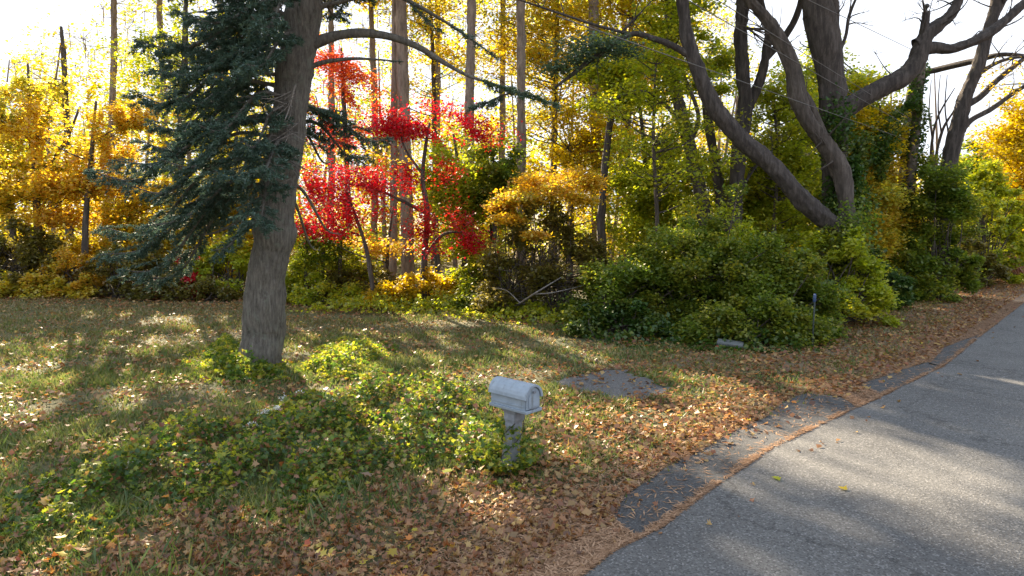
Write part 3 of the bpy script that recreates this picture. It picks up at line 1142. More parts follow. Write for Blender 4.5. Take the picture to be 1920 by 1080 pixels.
# upper boughs, above the view, that shade the verge
for q_ in range(46):
    hz_ = R.uniform(-520, -60)
    a_ = R.uniform(0, 6.28)
    ln_ = 3.4 * (1 - (-hz_ - 60) / 700) * R.uniform(.7, 1.1)
    i_ = int(np.argmin(np.abs(sm[:, 2] - P(590, hz_, SD)[2])))
    e_ = sm[i_] + np.array([math.cos(a_) * ln_, math.sin(a_) * ln_, -.28 * ln_])
    tb = bough((0, 0), 0, 0, sag=1, width=.8, dens=.5, bare=.15, needle=.13, start=sm[i_], nodes=[sm[i_], sm[i_] * .6 + e_ * .4 + np.array([0, 0, .12 * ln_]), e_], name='bough')
# dead hanging twigs on the trunk
dt = Tubes()
for (ax_, ay_), (bx_, by_), w_ in [((553, 160), (528, 240), 3.4), ((560, 230), (500, 270), 2), ((550, 250), (470, 300), 2), ((540, 300), (600, 330), 2), ((548, 200), (470, 185), 2), ((540, 280), (440, 262), 2),
                                    ((530, 310), (450, 335), 1.8), ((525, 260), (570, 300), 1.6)] + \
        [((qx := R.uniform(505, 560), qy := R.uniform(170, 340)), (qx + R.normal(-10, 45), qy + R.uniform(5, 45)), 1.2) for _ in range(46)]:
    a_ = P(ax_, ay_, SD - .45)
    b_ = P(bx_, by_, SD - .95)
    m_ = (a_ + b_) / 2 + R.normal(0, .06, 3)
    dt.add([a_, m_, b_], [w_ * SD / F * .6, w_ * SD / F * .45, .004], 5, .12)
dt.build('dead_twigs', BK['dead'], spruce, SB)
Tubes().add([P(400, 176, SD - .5), P(372, 200, SD - .7), P(346, 246, SD - .9)], [.018, .014, .004], 5, .12).build('dead_twig', BK['dead'], spruce, SB)

# ---- woods on the left
make_tree('maple_tree', 'golden orange maple filling the far left edge behind the lawn', 'tree',
          [([(62, 552), (70, 420), (60, 260), (52, 120)], [9, 7, 5, 2]), ([(30, 552), (20, 400), (-20, 250)], [7, 5, 2])],
          rand_clumps(-140, 185, 105, 430, 27, 44, .95, 2.2, .42), 21000, .13, 'gold', d=27, limbs=[([(66, 340), (120, 270), (150, 200)], [4, 3, 1.5])], k=7)
make_tree('maple_tree', 'amber maple with low flat sprays left of the spruce', 'tree',
          [([(158, 552), (162, 400), (172, 280), (180, 190)], [7, 5, 4, 2])],
          [px_clump(*q) for q in [(280, 205, 25, 52, 13), (215, 222, 25, 50, 14), (255, 232, 25.4, 46, 12), (150, 250, 25, 60, 20), (90, 290, 25, 60, 22), (200, 290, 26, 60, 22), (120, 340, 25.5, 60, 24),
                                  (40, 240, 25.4, 70, 22), (60, 200, 26, 60, 20), (190, 350, 26, 60, 20), (110, 400, 26, 60, 20)]], 12500, .12, 'amber', d=25.2)
make_tree('oak_tree', 'tall lacy tree with thin yellow leaves rising above the left maples', 'tree',
          [([(130, 510), (128, 300), (120, 120), (115, 50)], [8, 6, 4, 2])],
          rand_clumps(30, 215, 42, 200, 36, 24, .9, 2.0, .6), 2600, .14, 'gold', d=36)
make_tree('maple_tree', 'yellow-green tree glowing behind the upper spruce boughs', 'tree',
          [([(330, 540), (335, 350), (345, 150), (350, -60)], [9, 8, 6, 3])],
          rand_clumps(230, 520, -80, 330, 31, 50, 1.0, 2.5, .55), 9500, .13, 'lime', d=31, jit=.55)
make_tree('maple_tree', 'yellow tree seen through the gap just left of the spruce trunk', 'tree',
          [([(430, 548), (432, 420), (440, 300), (446, 200)], [6, 5, 4, 2])],
          rand_clumps(330, 560, 230, 500, 27.5, 34, .85, 1.8, .5), 11500, .13, 'yellow', d=27.5)
make_tree('maple_tree', 'golden maple low between the spruce boughs and the lawn edge', 'tree',
          [([(235, 552), (240, 470), (250, 400), (262, 330)], [5, 4, 3, 2])],
          rand_clumps(120, 400, 320, 500, 28.5, 34, .85, 1.8, .5), 11000, .13, 'gold', d=28.5)
make_shrub('shrub', 'dark olive shrub at the far left edge of the lawn', 'shrub', -60, 130, 415, 25.2, 6500, .11, 'olive', 1.4)
make_shrub('shrub', 'rounded orange shrub among dark shrubs at the left lawn edge', 'shrub', 62, 172, 468, 24.6, 3000, .10, 'amber', 1.0)
make_shrub('shrub', 'brownish green shrub under the lowest spruce boughs', 'shrub', 150, 330, 462, 25.0, 5200, .11, 'olive', 1.3)
make_shrub('shrub', 'small bright red shrub under the spruce boughs', 'shrub', 290, 392, 480, 24.4, 1900, .10, 'red', .7, ncl=9)
make_shrub('shrub', 'yellow-green shrub touching the left side of the spruce trunk', 'shrub', 360, 480, 432, 25.0, 4600, .11, 'lime', 1.1)
make_shrub('shrub', 'low dark shrub below the small red shrub', 'shrub', 240, 440, 520, 23.9, 3400, .10, 'olive', .7)
make_shrub('shrub', 'low yellow-brown shrub at the left end of the lawn edge', 'shrub', -40, 150, 512, 24.1, 2800, .10, 'gold', .6)

# ---- red maples and the straight trunks in the middle
RD = 22.5
make_tree('japanese_maple_tree', 'scarlet maple with flat layered sprays in the middle of the woods', 'tree',
          [([(794, 548), (796, 480), (801, 400), (792, 335), (800, 262), (806, 230)], [7, 6, 5, 4, 3, 2]), ([(700, 548), (690, 480), (672, 420), (650, 360)], [5, 4, 3, 2])],
          [px_clump(*q) for q in [(775, 222, RD, 56, 20), (760, 232, RD, 50, 16), (810, 228, RD, 50, 16), (870, 244, RD, 50, 13), (850, 232, RD, 44, 15), (920, 258, RD, 30, 9), (720, 236, RD, 30, 12), (835, 238, RD, 58, 17), (900, 252, RD, 46, 11), (745, 246, RD + .4, 40, 15), (800, 205, RD + .6, 36, 13), (640, 325, RD, 66, 22), (700, 345, RD, 60, 16),
                                  (600, 360, RD, 44, 22), (650, 375, RD, 60, 18), (600, 405, RD, 46, 18), (665, 405, RD, 46, 13), (745, 345, RD + .3, 48, 12), (805, 325, RD, 42, 18), (838, 318, RD, 22, 14),
                                  (815, 395, RD - .3, 40, 22), (845, 425, RD - .3, 46, 20), (880, 452, RD - .4, 36, 15), (855, 470, RD - .4, 46, 11), (800, 430, RD - .2, 26, 20), (720, 320, RD + .3, 40, 12), (575, 345, RD, 30, 14),
                                  (625, 432, RD, 34, 10), (570, 425, RD + .3, 30, 12)]],
          14500, .08, 'red', d=RD, jit=.68, limbs=[([(797, 480), (830, 440), (870, 435)], [4, 3, 1.5]), ([(800, 400), (745, 372), (690, 350), (640, 345)], [4, 3, 2.5, 1.5]), ([(795, 330), (760, 280), (750, 245)], [3, 2, 1.2])], branch_r=.016)
make_tree('maple_tree', 'faded red maple behind the upper spruce trunk', 'tree',
          [([(655, 548), (652, 350), (645, 200), (640, 90)], [6, 5, 4, 2])],
          [px_clump(*q) for q in [(630, 112, 29, 42, 22), (672, 135, 29, 46, 18), (615, 165, 29, 48, 20), (672, 178, 29, 48, 18), (640, 205, 29.4, 56, 16), (700, 205, 29, 36, 16), (600, 232, 29, 40, 14), (690, 235, 29, 40, 14), (650, 268, 29, 50, 14)]],
          6000, .10, 'rose', d=29, branch_r=.018, jit=.5)
make_tree('maple_tree', 'small orange-tinted maple under the scarlet sprays', 'tree',
          [([(725, 545), (728, 460), (735, 400)], [4, 3, 2])],
          [px_clump(*q) for q in [(715, 470, 26, 50, 14), (650, 455, 26, 50, 14), (690, 290, 26, 60, 12), (740, 300, 26, 46, 12)]], 1500, .11, 'amber', d=26)


def straight(label, px0, px1, r, d, base_py, bark='tan', cw=170, ncl=26, leaf='gold', nl=3600):
    make_tree('straight_tree', label, 'tree', [([(px0, base_py), (px0 + (px1 - px0) * .5, 250), (px1, 0), (px1 + 4, -200), (px1 + 10, -420)], [r * 1.1, r, r * .92, r * .6, r * .2])],
              rand_clumps(px1 - cw, px1 + cw, -500, -60, d, ncl, 1.3, 3.4, .55), nl, .20, leaf, bark=bark, d=d, group='straight bare trunks in the middle of the woods')


straight('slim straight trunk, left one of the close pair behind the scarlet maple', 737, 741, 6.5, 29.5, 520)
straight('thick straight trunk, right one of the close pair behind the scarlet maple', 766, 752, 11, 29, 525)
straight('straight grey trunk rising between the pair and the lone pale one', 878, 884, 8.5, 27.5, 535)
straight('lone pale straight trunk right of the scarlet maple', 977, 977, 8, 28, 525)
straight('pale straight trunk half hidden by yellow leaves right of the golden shrub', 1121, 1112, 9.5, 30, 520)
for lb, px_, lf in [('first tall far tree from the left, behind the top of the spruce boughs', 205, 'lime'), ('second tall far tree from the left, behind the spruce boughs', 305, 'gold'), ('third tall far tree from the left, just left of the spruce trunk', 410, 'gold'),
                    ('fourth tall far tree from the left, just right of the spruce trunk', 618, 'gold'), ('fifth tall far tree from the left, over the faded red maple', 700, 'amber'), ('sixth tall far tree from the left, between the close pair and the grey trunk', 815, 'gold'),
                    ('seventh tall far tree from the left, just left of the lone pale trunk', 938, 'lime'), ('eighth tall far tree from the left, over the golden shrub', 1035, 'gold'), ('ninth tall far tree from the left, behind the leaning trunk', 1170, 'lime')]:
    d_ = R.uniform(39, 43)  # back row added so its crowns, mostly above the view, shade the road
    make_tree('shade_tree', lb, 'tree', [([(px_, 490), (px_ + 4, 250), (px_ + R.uniform(-8, 8), 0), (px_ + R.uniform(-14, 14), -260)], [6.5, 5.5, 4.5, 2])],
              rand_clumps(px_ - 105, px_ + 105, -350, 5, d_, 34, 1.5, 3.2, .55), 3800, .27, lf, bark='tan', d=d_, group='tall trees far behind')
make_tree('straight_tree', 'dark crooked slim trunk behind the brush pile', 'tree', [([(1130, 530), (1128, 400), (1139, 270), (1152, 170), (1160, 60)], [9, 7.5, 6.5, 5, 3])],
          rand_clumps(1080, 1230, 40, 230, 25, 14, .7, 1.4, .5), 3400, .12, 'lime', d=25)
for lb, px_, h_ in [('leftmost of three thin dark saplings just right of the spruce trunk', 573, 420), ('middle one of three thin dark saplings just right of the spruce trunk', 604, 445), ('rightmost of three thin dark saplings just right of the spruce trunk', 636, 430)]:
    make_tree('sapling', lb, 'sapling', [([(px_, 560), (px_ + 2, 480), (px_ + R.uniform(-6, 6), h_)], [4.2, 3.6, 2])], [px_clump(px_, h_ + 10, 23.8, 34, 14), px_clump(px_ + 6, h_ + 36, 23.8, 30, 11)], 420, .10, 'green', d=23.8, group='thin dark saplings')
make_tree('maple_tree', 'bright yellow-green tree behind the right scarlet sprays', 'tree',
          [([(868, 540), (872, 420), (862, 330), (850, 250)], [6, 5, 4, 2]), ([(930, 540), (922, 420), (935, 330)], [5, 4, 2])],
          rand_clumps(770, 965, 250, 480, 26, 40, .8, 1.8, .6), 14000, .115, 'lime', d=26)
make_tree('holly_tree', 'dark green narrow tree left of the lone pale trunk', 'tree', [([(925, 540), (928, 400), (925, 290)], [5, 4, 2])],
          rand_clumps(885, 970, 255, 400, 25, 16, .55, 1.0, .7), 4600, .10, 'green', d=25)
make_tree('oak_tree', 'sparse golden tree behind the bare limb in the upper middle', 'tree',
          [([(1040, 520), (1038, 350), (1042, 150), (1046, -60)], [7, 6, 5, 3])],
          rand_clumps(880, 1150, -60, 260, 33, 38, .95, 2.2, .5), 5600, .14, 'gold', d=33, jit=.7)
make_tree('oak_tree', 'airy yellow tree right of the lone pale trunk', 'tree',
          [([(1068, 530), (1072, 400), (1068, 280)], [6, 5, 3])],
          rand_clumps(975, 1190, 190, 400, 29, 34, .8, 1.9, .6), 6500, .125, 'yellow', d=29, jit=.6)
make_tree('oak_tree', 'thin-leaved tree behind the close pair of straight trunks', 'tree',
          [([(820, 520), (815, 300), (812, 120), (806, 0)], [6, 5, 4, 2])],
          rand_clumps(690, 900, -40, 260, 35, 26, .85, 2.0, .5), 3000, .14, 'gold', d=35, jit=.7)

# golden vine draped over a dark shrub
GD = 20.6
gs = make_shrub('shrub', 'dark shrub capped with golden vine left of the big hedge', 'shrub', 905, 1130, 352, GD, 9500, .10, 'olive', 1.4)
gb = np.array(gs.location)
L = Leaves()
for q in [(1075, 332, GD, 52, 16), (1015, 338, GD, 46, 16), (970, 360, GD, 42, 18), (935, 385, GD, 30, 14), (1050, 352, GD - .8, 50, 15), (990, 375, GD - .8, 40, 15), (1110, 345, GD, 30, 16), (950, 410, GD - .9, 30, 12), (1000, 440, GD - 1.2, 26, 9), (960, 372, GD - .9, 34, 12), (1090, 372, GD - .9, 30, 12)]:
    c0, rad = px_clump(*q)
    clump_leaves(L, c0, rad, 900, .10, None, 7, jit=.36)
L.build('vine', LM['amber'], gs, gb, cull=False)
# tangle of dead twigs
BD = 19.4
bb_ = G(1010, 585)
bp_ = empty('brush_pile', (bb_[0], bb_[1], 0), 'tangle of bare grey-brown twigs under the golden vine shrub', 'brush pile')
T = Tubes()
for _ in range(420):
    u_, v_ = R.uniform(-1, 1), R.random()
    h_ = 1.75 * (1 - abs(u_) ** 2) * v_ + .05
    c_ = np.array([bb_[0] + u_ * 1.25, bb_[1] + R.uniform(-.7, .9), h_])
    dv = unit(np.array([[R.normal(), R.normal(0, .6), R.normal(.25, .55)]]))[0] * R.uniform(.25, .7)
    T.add([c_ - dv, c_ + R.normal(0, .08, 3), c_ + dv + np.array([0, 0, -.1])], [R.uniform(.006, .013), .007, .003], 3, .15)
T.build('twigs', BK['dead'], bp_, np.array(bp_.location))
L = Leaves()
L.add(np.stack([bb_[0] + R.uniform(-1.2, 1.2, 900), bb_[1] + R.uniform(-.7, .9, 900), R.random(900) * 1.3], -1), R.random(900), .06)
L.build('withered_leaves', LM['bare'], bp_, np.array(bp_.location))
T = Tubes()
f0 = G(956, 583)
T.add([f0 + [0, 0, .03], P(1000, 552, 18.6), P(1052, 520, 18.9)], [.035, .026, .012], 7, .1)
T.add([P(1000, 552, 18.6), P(1040, 548, 18.5), P(1095, 535, 18.6)], [.018, .014, .006], 6, .1)
T.add([P(975, 568, 18.6), P(950, 545, 18.8), P(925, 540, 19)], [.014, .010, .005], 6, .1)
fb_ = T.build('fallen_branch', BK['dead'])
tag(fb_, 'pale forked dead branch lying in front of the twig tangle', 'branch')

make_shrub('shrub', 'yellow-green shrub right behind the thin dark saplings', 'shrub', 530, 705, 455, 24.4, 5200, .11, 'lime', 1.1)
make_shrub('shrub', 'dark green shrub between the saplings and the yellow shrub', 'shrub', 600, 760, 492, 23.8, 3200, .10, 'olive', .8)
make_shrub('shrub', 'bright yellow shrub at the lawn edge below the scarlet maple', 'shrub', 690, 885, 508, 22.6, 5600, .10, 'yellow', .9)
make_shrub('shrub', 'pale green shrub beside the bright yellow shrub', 'shrub', 840, 965, 470, 22.4, 4200, .10, 'lime', .8)
make_shrub('shrub', 'low green shrub at the foot of the straight grey trunk', 'shrub', 850, 990, 540, 21.2, 2600, .10, 'green', .6)
make_shrub('shrub', 'low yellow-green shrub at the lawn edge beside the spruce trunk', 'shrub', 525, 700, 528, 22.9, 3200, .10, 'lime', .6)

# ---- right-hand woods
make_tree('maple_tree', 'broad yellow-green tree behind the leaning trunk', 'tree',
          [([(1215, 520), (1218, 400), (1210, 300), (1200, 200)], [7, 6, 5, 3])],
          rand_clumps(1120, 1320, 235, 470, 26.5, 42, .85, 1.8, .6), 11000, .12, 'lime', d=26.5)
make_tree('maple_tree', 'yellow leaves hanging high left of the leaning trunk', 'tree',
          [([(1180, 520), (1176, 300), (1182, 100), (1186, -80)], [7, 6, 5, 3])],
          rand_clumps(1060, 1310, -60, 250, 31, 40, .9, 2.0, .55), 6500, .13, 'yellow', d=31, jit=.55)
make_tree('locust_tree', 'dark trunk just left of the leaning trunk', 'tree',
          [([(1330, 470), (1318, 380), (1298, 290), (1276, 210), (1262, 130), (1255, 0), (1250, -120)], [14, 12.5, 11, 10.5, 9, 8, 5])],
          rand_clumps(1190, 1330, -200, 200, 23.5, 16, .7, 1.8, .5), 3600, .12, 'lime', d=23.5, limbs=[([(1285, 240), (1240, 190), (1190, 172), (1130, 198)], [5, 4, 3.5, 2]), ([(1292, 270), (1310, 220), (1290, 160), (1275, 120)], [5, 4, 3, 2])])
make_tree('locust_tree', 'slim dark trunk between the leaning trunk and the forked tree', 'tree',
          [([(1358, 480), (1352, 380), (1338, 290), (1325, 200), (1318, 120)], [11, 10, 8, 7, 4])],
          rand_clumps(1280, 1390, 60, 200, 24.5, 8, .6, 1.2, .5), 1300, .11, 'lime', d=24.5)
LD = 19.3
make_tree('leaning_tree', 'long bare trunk leaning left in an arch from the ivy tangle', 'tree',
          [([(1600, 470), (1567, 432), (1505, 372), (1445, 308), (1392, 262), (1345, 208), (1316, 150), (1296, 95), (1285, 40), (1278, -60), (1270, -200)], [18, 17.5, 17, 16.5, 16, 15, 13.5, 13, 11, 10, 6])],
          [px_clump(*q) for q in [(1110, 84, LD, 70, 13), (1150, 100, LD, 50, 11), (1080, 108, LD, 44, 11), (1050, 130, LD, 34, 13), (1235, -60, LD, 70, 30), (1340, -80, LD, 60, 30)]],
          3400, .08, 'pine', d=LD, branch_r=.02, bark='ash', bare_twigs=14,
          limbs=[([(1300, 108), (1262, 86), (1225, 72), (1185, 64), (1140, 90), (1085, 130), (1040, 165)], [6.5, 6, 5.5, 5, 4.5, 4, 2]), ([(1190, 66), (1120, 48), (1040, 22), (960, -5)], [3, 2.4, 2, 1.4]), ([(1165, 62), (1185, 40), (1205, 20)], [3, 2.2, 1.2])])
make_tree('forked_tree', 'dark tree forking low into two upright stems', 'tree',
          [([(1372, 500), (1376, 400), (1384, 290), (1396, 205), (1391, 130), (1389, 60), (1392, 0), (1396, -140)], [14, 13.5, 12.5, 14, 12, 11.5, 11, 7])],
          rand_clumps(1290, 1520, -330, -30, 22.5, 16, .8, 2, .5), 3200, .12, 'lime', d=22.5, bark='ash', bare_twigs=20,
          limbs=[([(1396, 215), (1415, 175), (1434, 115), (1440, 60), (1430, 20), (1418, -60)], [10, 9, 7.5, 6.5, 6, 4]), ([(1434, 110), (1465, 75), (1490, 38), (1505, -10), (1512, -80)], [6.5, 6.5, 6, 5.5, 4]),
                 ([(1375, 390), (1402, 335), (1420, 310)], [4, 3, 2]), ([(1394, 54), (1415, 54), (1432, 55)], [2.5, 2.2, 2])])
make_tree('twisted_tree', 'dark twisted trunk bending up left beside the thick upright trunk', 'tree',
          [([(1600, 520), (1588, 400), (1575, 320), (1548, 272), (1516, 228), (1496, 180), (1487, 130), (1470, 88), (1440, 40), (1405, 0), (1370, -60)], [15, 15, 15, 14.5, 14, 15, 14, 12, 10, 9, 6])],
          rand_clumps(1320, 1460, -280, -60, 20.3, 10, .7, 1.5, .5), 1800, .11, 'lime', d=20.3, bare_twigs=14,
          limbs=[([(1560, 290), (1520, 200), (1490, 155), (1458, 85), (1420, 20)], [9, 8.5, 8, 6, 4]), ([(1482, 118), (1465, 84), (1446, 62)], [8, 7, 4])])
make_tree('ash_tree', 'thickest upright trunk with a heavy limb curving up to the right', 'tree',
          [([(1572, 520), (1570, 420), (1566, 330), (1566, 220), (1560, 150), (1549, 90), (1538, 40), (1528, -20), (1515, -140), (1500, -320)], [25, 24, 23, 23, 22, 26, 28, 25, 20, 10])],
          rand_clumps(1420, 1720, -420, -60, 21, 26, 1.0, 2.4, .55), 5200, .13, 'lime', d=21, bark='ash', bare_twigs=30,
          limbs=[([(1572, 210), (1605, 192), (1650, 166), (1690, 145), (1716, 118), (1728, 88), (1742, 60), (1765, 44), (1792, 12), (1810, -40)], [20, 18, 17, 16, 15.5, 14, 12, 10, 8.5, 7]),
                 ([(1722, 96), (1750, 90), (1785, 92), (1822, 80), (1862, 56), (1905, 20), (1950, -20)], [10, 9, 8.5, 8, 8.5, 8, 6]),
                 ([(1716, 84), (1729, 74), (1735, 44), (1737, 24)], [11, 10, 6.5, 5]),
                 ([(1558, 140), (1562, 60), (1561, -20), (1566, -140)], [11, 10.5, 10, 7]),
                 ([(1568, 110), (1585, 70), (1592, 30), (1608, -10)], [3.5, 3, 3, 2])])
make_tree('maple_tree', 'yellow-green tree glowing right behind the thickest trunk', 'tree',
          [([(1620, 520), (1622, 400), (1618, 250), (1612, 140)], [7, 6, 5, 3])],
          rand_clumps(1440, 1685, 80, 330, 27, 46, .8, 1.8, .6), 9000, .12, 'lime', d=27)
make_tree('maple_tree', 'yellow-green tree low behind the forked tree', 'tree',
          [([(1462, 500), (1490, 400), (1496, 320), (1500, 260)], [8, 7, 6, 3])],
          rand_clumps(1300, 1580, 275, 470, 25.5, 46, .8, 1.5, .6), 15000, .12, 'lime', d=25.5)
make_tree('maple_tree', 'orange-gold small tree beside the ivy-wrapped pole', 'tree',
          [([(1655, 545), (1652, 450), (1650, 380)], [6, 5, 3])],
          rand_clumps(1590, 1690, 325, 500, 24.5, 20, .65, 1.0, .6), 6200, .11, 'gold', d=24.5)

make_tree('maple_tree', 'yellow-green sprays hanging in front of the dark trunk left of the leaning trunk', 'tree',
          [([(1235, 545), (1232, 400), (1225, 260), (1230, 120)], [5, 4, 3, 2])],
          rand_clumps(1120, 1360, 40, 400, 21.5, 30, .6, 1.4, .55), 3000, .105, 'lime', d=21.5)
make_tree('maple_tree', 'yellow-green sprays between the forked tree and the twisted trunk', 'tree',
          [([(1450, 545), (1452, 420), (1458, 300), (1450, 180)], [5, 4, 3, 2])],
          rand_clumps(1380, 1560, 120, 440, 23.5, 34, .7, 1.4, .55), 7000, .105, 'lime', d=23.5)
make_tree('maple_tree', 'yellow-green tree between the thickest trunk and the ivy-wrapped pole', 'tree',
          [([(1640, 545), (1642, 420), (1648, 300), (1650, 200)], [5, 4, 3, 2])],
          rand_clumps(1570, 1720, 180, 480, 25.5, 30, .7, 1.4, .6), 6500, .11, 'yellow', d=25.5)

# ---- utility pole with ivy, and its wires
PD = 25.5
pole_b = P(1687, 545, PD)
pole_t = P(1737, 22, PD)
pb = np.array([pole_b[0], pole_b[1], 0])
up_ = empty('utility_pole', pb, 'weathered wooden utility pole wrapped in ivy behind the curving limb', 'utility pole')
T = Tubes()
T.add(np.linspace(pb + [0, 0, -.3], pole_t, 12), np.linspace(.21, .13, 12), 14, rough=.02)
T.build('pole', M_pole, up_, pb)
T = Tubes()
T.add([pole_t, pole_t + [0, 0, .10], pole_t + [0, 0, .16], pole_t + [0, 0, .2], pole_t + [0, 0, .27]], [.03, .03, .09, .10, .04], 10)
T.build('insulator', M_iron, up_, pb)
pk = pb + (pole_t - pb) * .86
T = Tubes()
T.add([pk, pk + [-.2, -.1, .02], pk + [-.32, -.16, .02]], [.04, .05, .09], 8)
T.build('bracket', M_iron, up_, pb)


def wire(label, a, b, sag=.0):
    t = np.linspace(0, 1, 24)[:, None]
    pts = a + (b - a) * t
    pts[:, 2] -= sag * 4 * (t * (1 - t))[:, 0]
    T = Tubes()
    T.add(pts, .009, 5)
    o = T.build('power_line', M_wire)
    tag(o, label, 'wire', 'power lines on the pole')


def ext(p, q, k):
    return p + (q - p) * k


e1 = pb + (pole_t - pb) * .62
for lb, (x0, y0), en, d0 in [('upper of the two close wires crossing the thickest trunk', (1345, 0), P(1712, 226, PD - .1), 12.5),
                             ('lower of the two close wires crossing the thickest trunk', (1361, 41), P(1709, 240, PD - .1), 12.5),
                             ('wire reaching the side bracket of the pole under the topmost wire', (1516, 0), pk + np.array([-.3, -.15, .0]), 15),
                             ('topmost wire reaching the tip of the pole', (1700, -16), pole_t + np.array([0, 0, .22]), 21),
                             ('lowest wire, crossing the forked tree below the close pair', (1355, 140), P(1700, 262, PD - .1), 14)]:
    st_ = P(x0, y0, d0)
    wire(lb, ext(en, st_, 1.35), en)


def ivy(name_label, lines, n, spread, size=.11, leaf='ivy', kind='ivy_vine', d=None):
    """ivy leaves clinging along one or more lines of points"""
    b0 = np.array([lines[0][0][0], lines[0][0][1], 0])
    root = empty(kind, b0, name_label, 'ivy')
    T = Tubes()
    L = Leaves(up=.2)
    tot = sum(np.linalg.norm(np.diff(l_, axis=0), axis=1).sum() for l_ in lines)
    for l_ in lines:
        sm_, _ = smooth_line(np.array(l_), np.ones(len(l_)), .15)
        le = np.linalg.norm(np.diff(sm_, axis=0), axis=1).sum()
        m_ = int(n * le / tot)
        ph = R.uniform(0, 6.28)
        tt = R.random(m_)
        c_ = sm_[(tt * (len(sm_) - 1)).astype(int)]
        sp_ = spread * (.7 + .35 * np.sin(tt * le * 2.2 + ph) + .2 * np.sin(tt * le * 5.1))
        o_ = unit(R.normal(0, 1, (m_, 3))) * (sp_ * R.uniform(.35, 1.25, m_))[:, None]
        o_[:, 2] *= 1.2
        L.add(c_ + o_, np.clip(.5 * (.5 + .5 * np.sin(tt * le * 3)) + .5 * R.random(m_), 0, 1), R.uniform(size * .6, size * 1.4, m_))
        T.add(sm_ + R.normal(0, .03, sm_.shape), .02, 5)
    T.build('stem', BK['twig'], root, b0)
    L.build('foliage', LM[leaf], root, b0)
    return root


ivy('dense ivy climbing the utility pole', [[pb + [0, 0, .1], pb + (pole_t - pb) * .3, pb + (pole_t - pb) * .55, pb + (pole_t - pb) * .82]], 6200, .40)
ivy('ivy covering the slanting guy wire left of the pole', [[P(1600, 330, 24), P(1640, 285, 24.4), P(1675, 230, 24.8), P(1712, 178, 25.2)], [P(1650, 330, 24.2), P(1655, 280, 24.4), P(1665, 245, 24.6)]], 3400, .45)
ivy('thick ivy wrapped round the middle of the thickest trunk', [[P(1575, 440, 20.6), P(1570, 350, 20.6), P(1568, 280, 20.6), P(1566, 200, 20.6)], [P(1620, 400, 21), P(1600, 320, 20.8), P(1625, 260, 21)]], 6800, .52)
ivy('ivy mound swallowing the foot of the leaning trunk', [[P(1580, 520, 18.9), P(1590, 460, 18.9), P(1610, 410, 19)], [P(1545, 470, 19.2), P(1560, 445, 19.2), P(1590, 430, 19.2)]], 3600, .55, leaf='green')

# right tree with its limbs, standing out of a column of ivy
make_tree('bare_tree', 'bare-limbed tree rising from a dark green column at the right', 'tree',
          [([(1752, 540), (1770, 400), (1783, 300), (1797, 240), (1812, 180), (1836, 120), (1856, 50), (1868, 0), (1880, -140)], [15, 14.5, 14, 13, 12, 10.5, 9.5, 9, 5])],
          [px_clump(*q) for q in [(1880, 128, 25.5, 40, 16), (1900, 165, 25.5, 34, 14), (1850, 160, 25.5, 22, 10), (1860, -120, 25.5, 90, 50)]], 620, .09, 'amber', d=25.5, bark='ash', bare_twigs=26,
          limbs=[([(1808, 200), (1840, 180), (1870, 150), (1900, 125), (1940, 95)], [6, 5.5, 5, 4.5, 3]), ([(1798, 250), (1822, 225), (1862, 202), (1905, 172), (1940, 150)], [6, 5, 4.5, 4, 3]),
                 ([(1826, 146), (1850, 128), (1885, 112), (1935, 104)], [4.5, 4, 3, 2]), ([(1858, 40), (1875, 15), (1892, -20)], [6, 5, 4])])
T0 = make_tree('bare_tree', 'long thin bare limb of a hidden tree crossing behind the pole', 'tree',
               [([(1680, 545, 3), (1690, 400, 3), (1700, 230, 3), (1716, 150, 2.6), (1760, 130, 2), (1820, 116, 1), (1880, 102, 0), (1950, 108, 0)], [8, 7.5, 7, 6.5, 6, 5.5, 4, 2.5])], [], 0, .1, 'lime', d=26, bark='ash')
make_shrub('ivy_column', 'tall dark green ivy column around the foot of the bare-limbed tree', 'ivy', 1698, 1822, 305, 24.6, 12500, .115, 'green', 1.3, r=.5, profile=[.8, 1.0, 1.05, 1.0, .7])
for lb, pts in [('leftmost slender bare sapling against the sky right of the pole', [(1745, 320), (1748, 260), (1760, 215), (1790, 165)]), ('middle slender bare sapling against the sky right of the pole', [(1752, 330), (1765, 250), (1790, 205), (1812, 160)]),
                ('rightmost slender bare sapling against the sky right of the pole', [(1770, 330), (1778, 250), (1800, 200), (1815, 175)])]:
    make_tree('bare_sapling', lb, 'sapling', [([(pts[0][0] - 6, 520)] + pts, [3.2, 3, 2.4, 1.8, .8]), ([pts[1], (pts[1][0] - 6, pts[1][1] - 50), (pts[1][0] - 2, pts[1][1] - 110)], [1.6, 1.2, .6])], [], 0, .1, 'lime', d=27.5, bark='ash', group='slender bare saplings')

# the big hedge and the roadside thicket
make_shrub('shrub', 'left lobe of the big green hedge beside the brush pile', 'shrub', 1070, 1300, 478, 18.0, 13500, .085, 'green', 1.5, r=.42)
make_shrub('shrub', 'tall middle lobe of the big green hedge with yellowing top', 'shrub', 1170, 1480, 388, 18.2, 22000, .085, 'green', 1.7, r=.45)
make_shrub('shrub', 'right lobe of the big green hedge next to the marker post', 'shrub', 1370, 1556, 452, 17.2, 13500, .085, 'green', 1.4, r=.42)
make_shrub('shrub', 'yellow-green bush poking out on top of the big green hedge', 'shrub', 1200, 1480, 395, 19.4, 11000, .095, 'lime', 1.3)
make_shrub('shrub', 'low bright green shrub at the front left foot of the hedge', 'shrub', 1075, 1240, 560, 16.9, 4600, .085, 'ivy', .8)
make_shrub('shrub', 'low dark green shrub behind the concrete slab', 'shrub', 1290, 1545, 556, 16.0, 6800, .085, 'green', .7)
make_shrub('shrub', 'pale yellow-green shrub behind the marker post', 'shrub', 1490, 1665, 425, 18.7, 9500, .09, 'lime', 1.0)
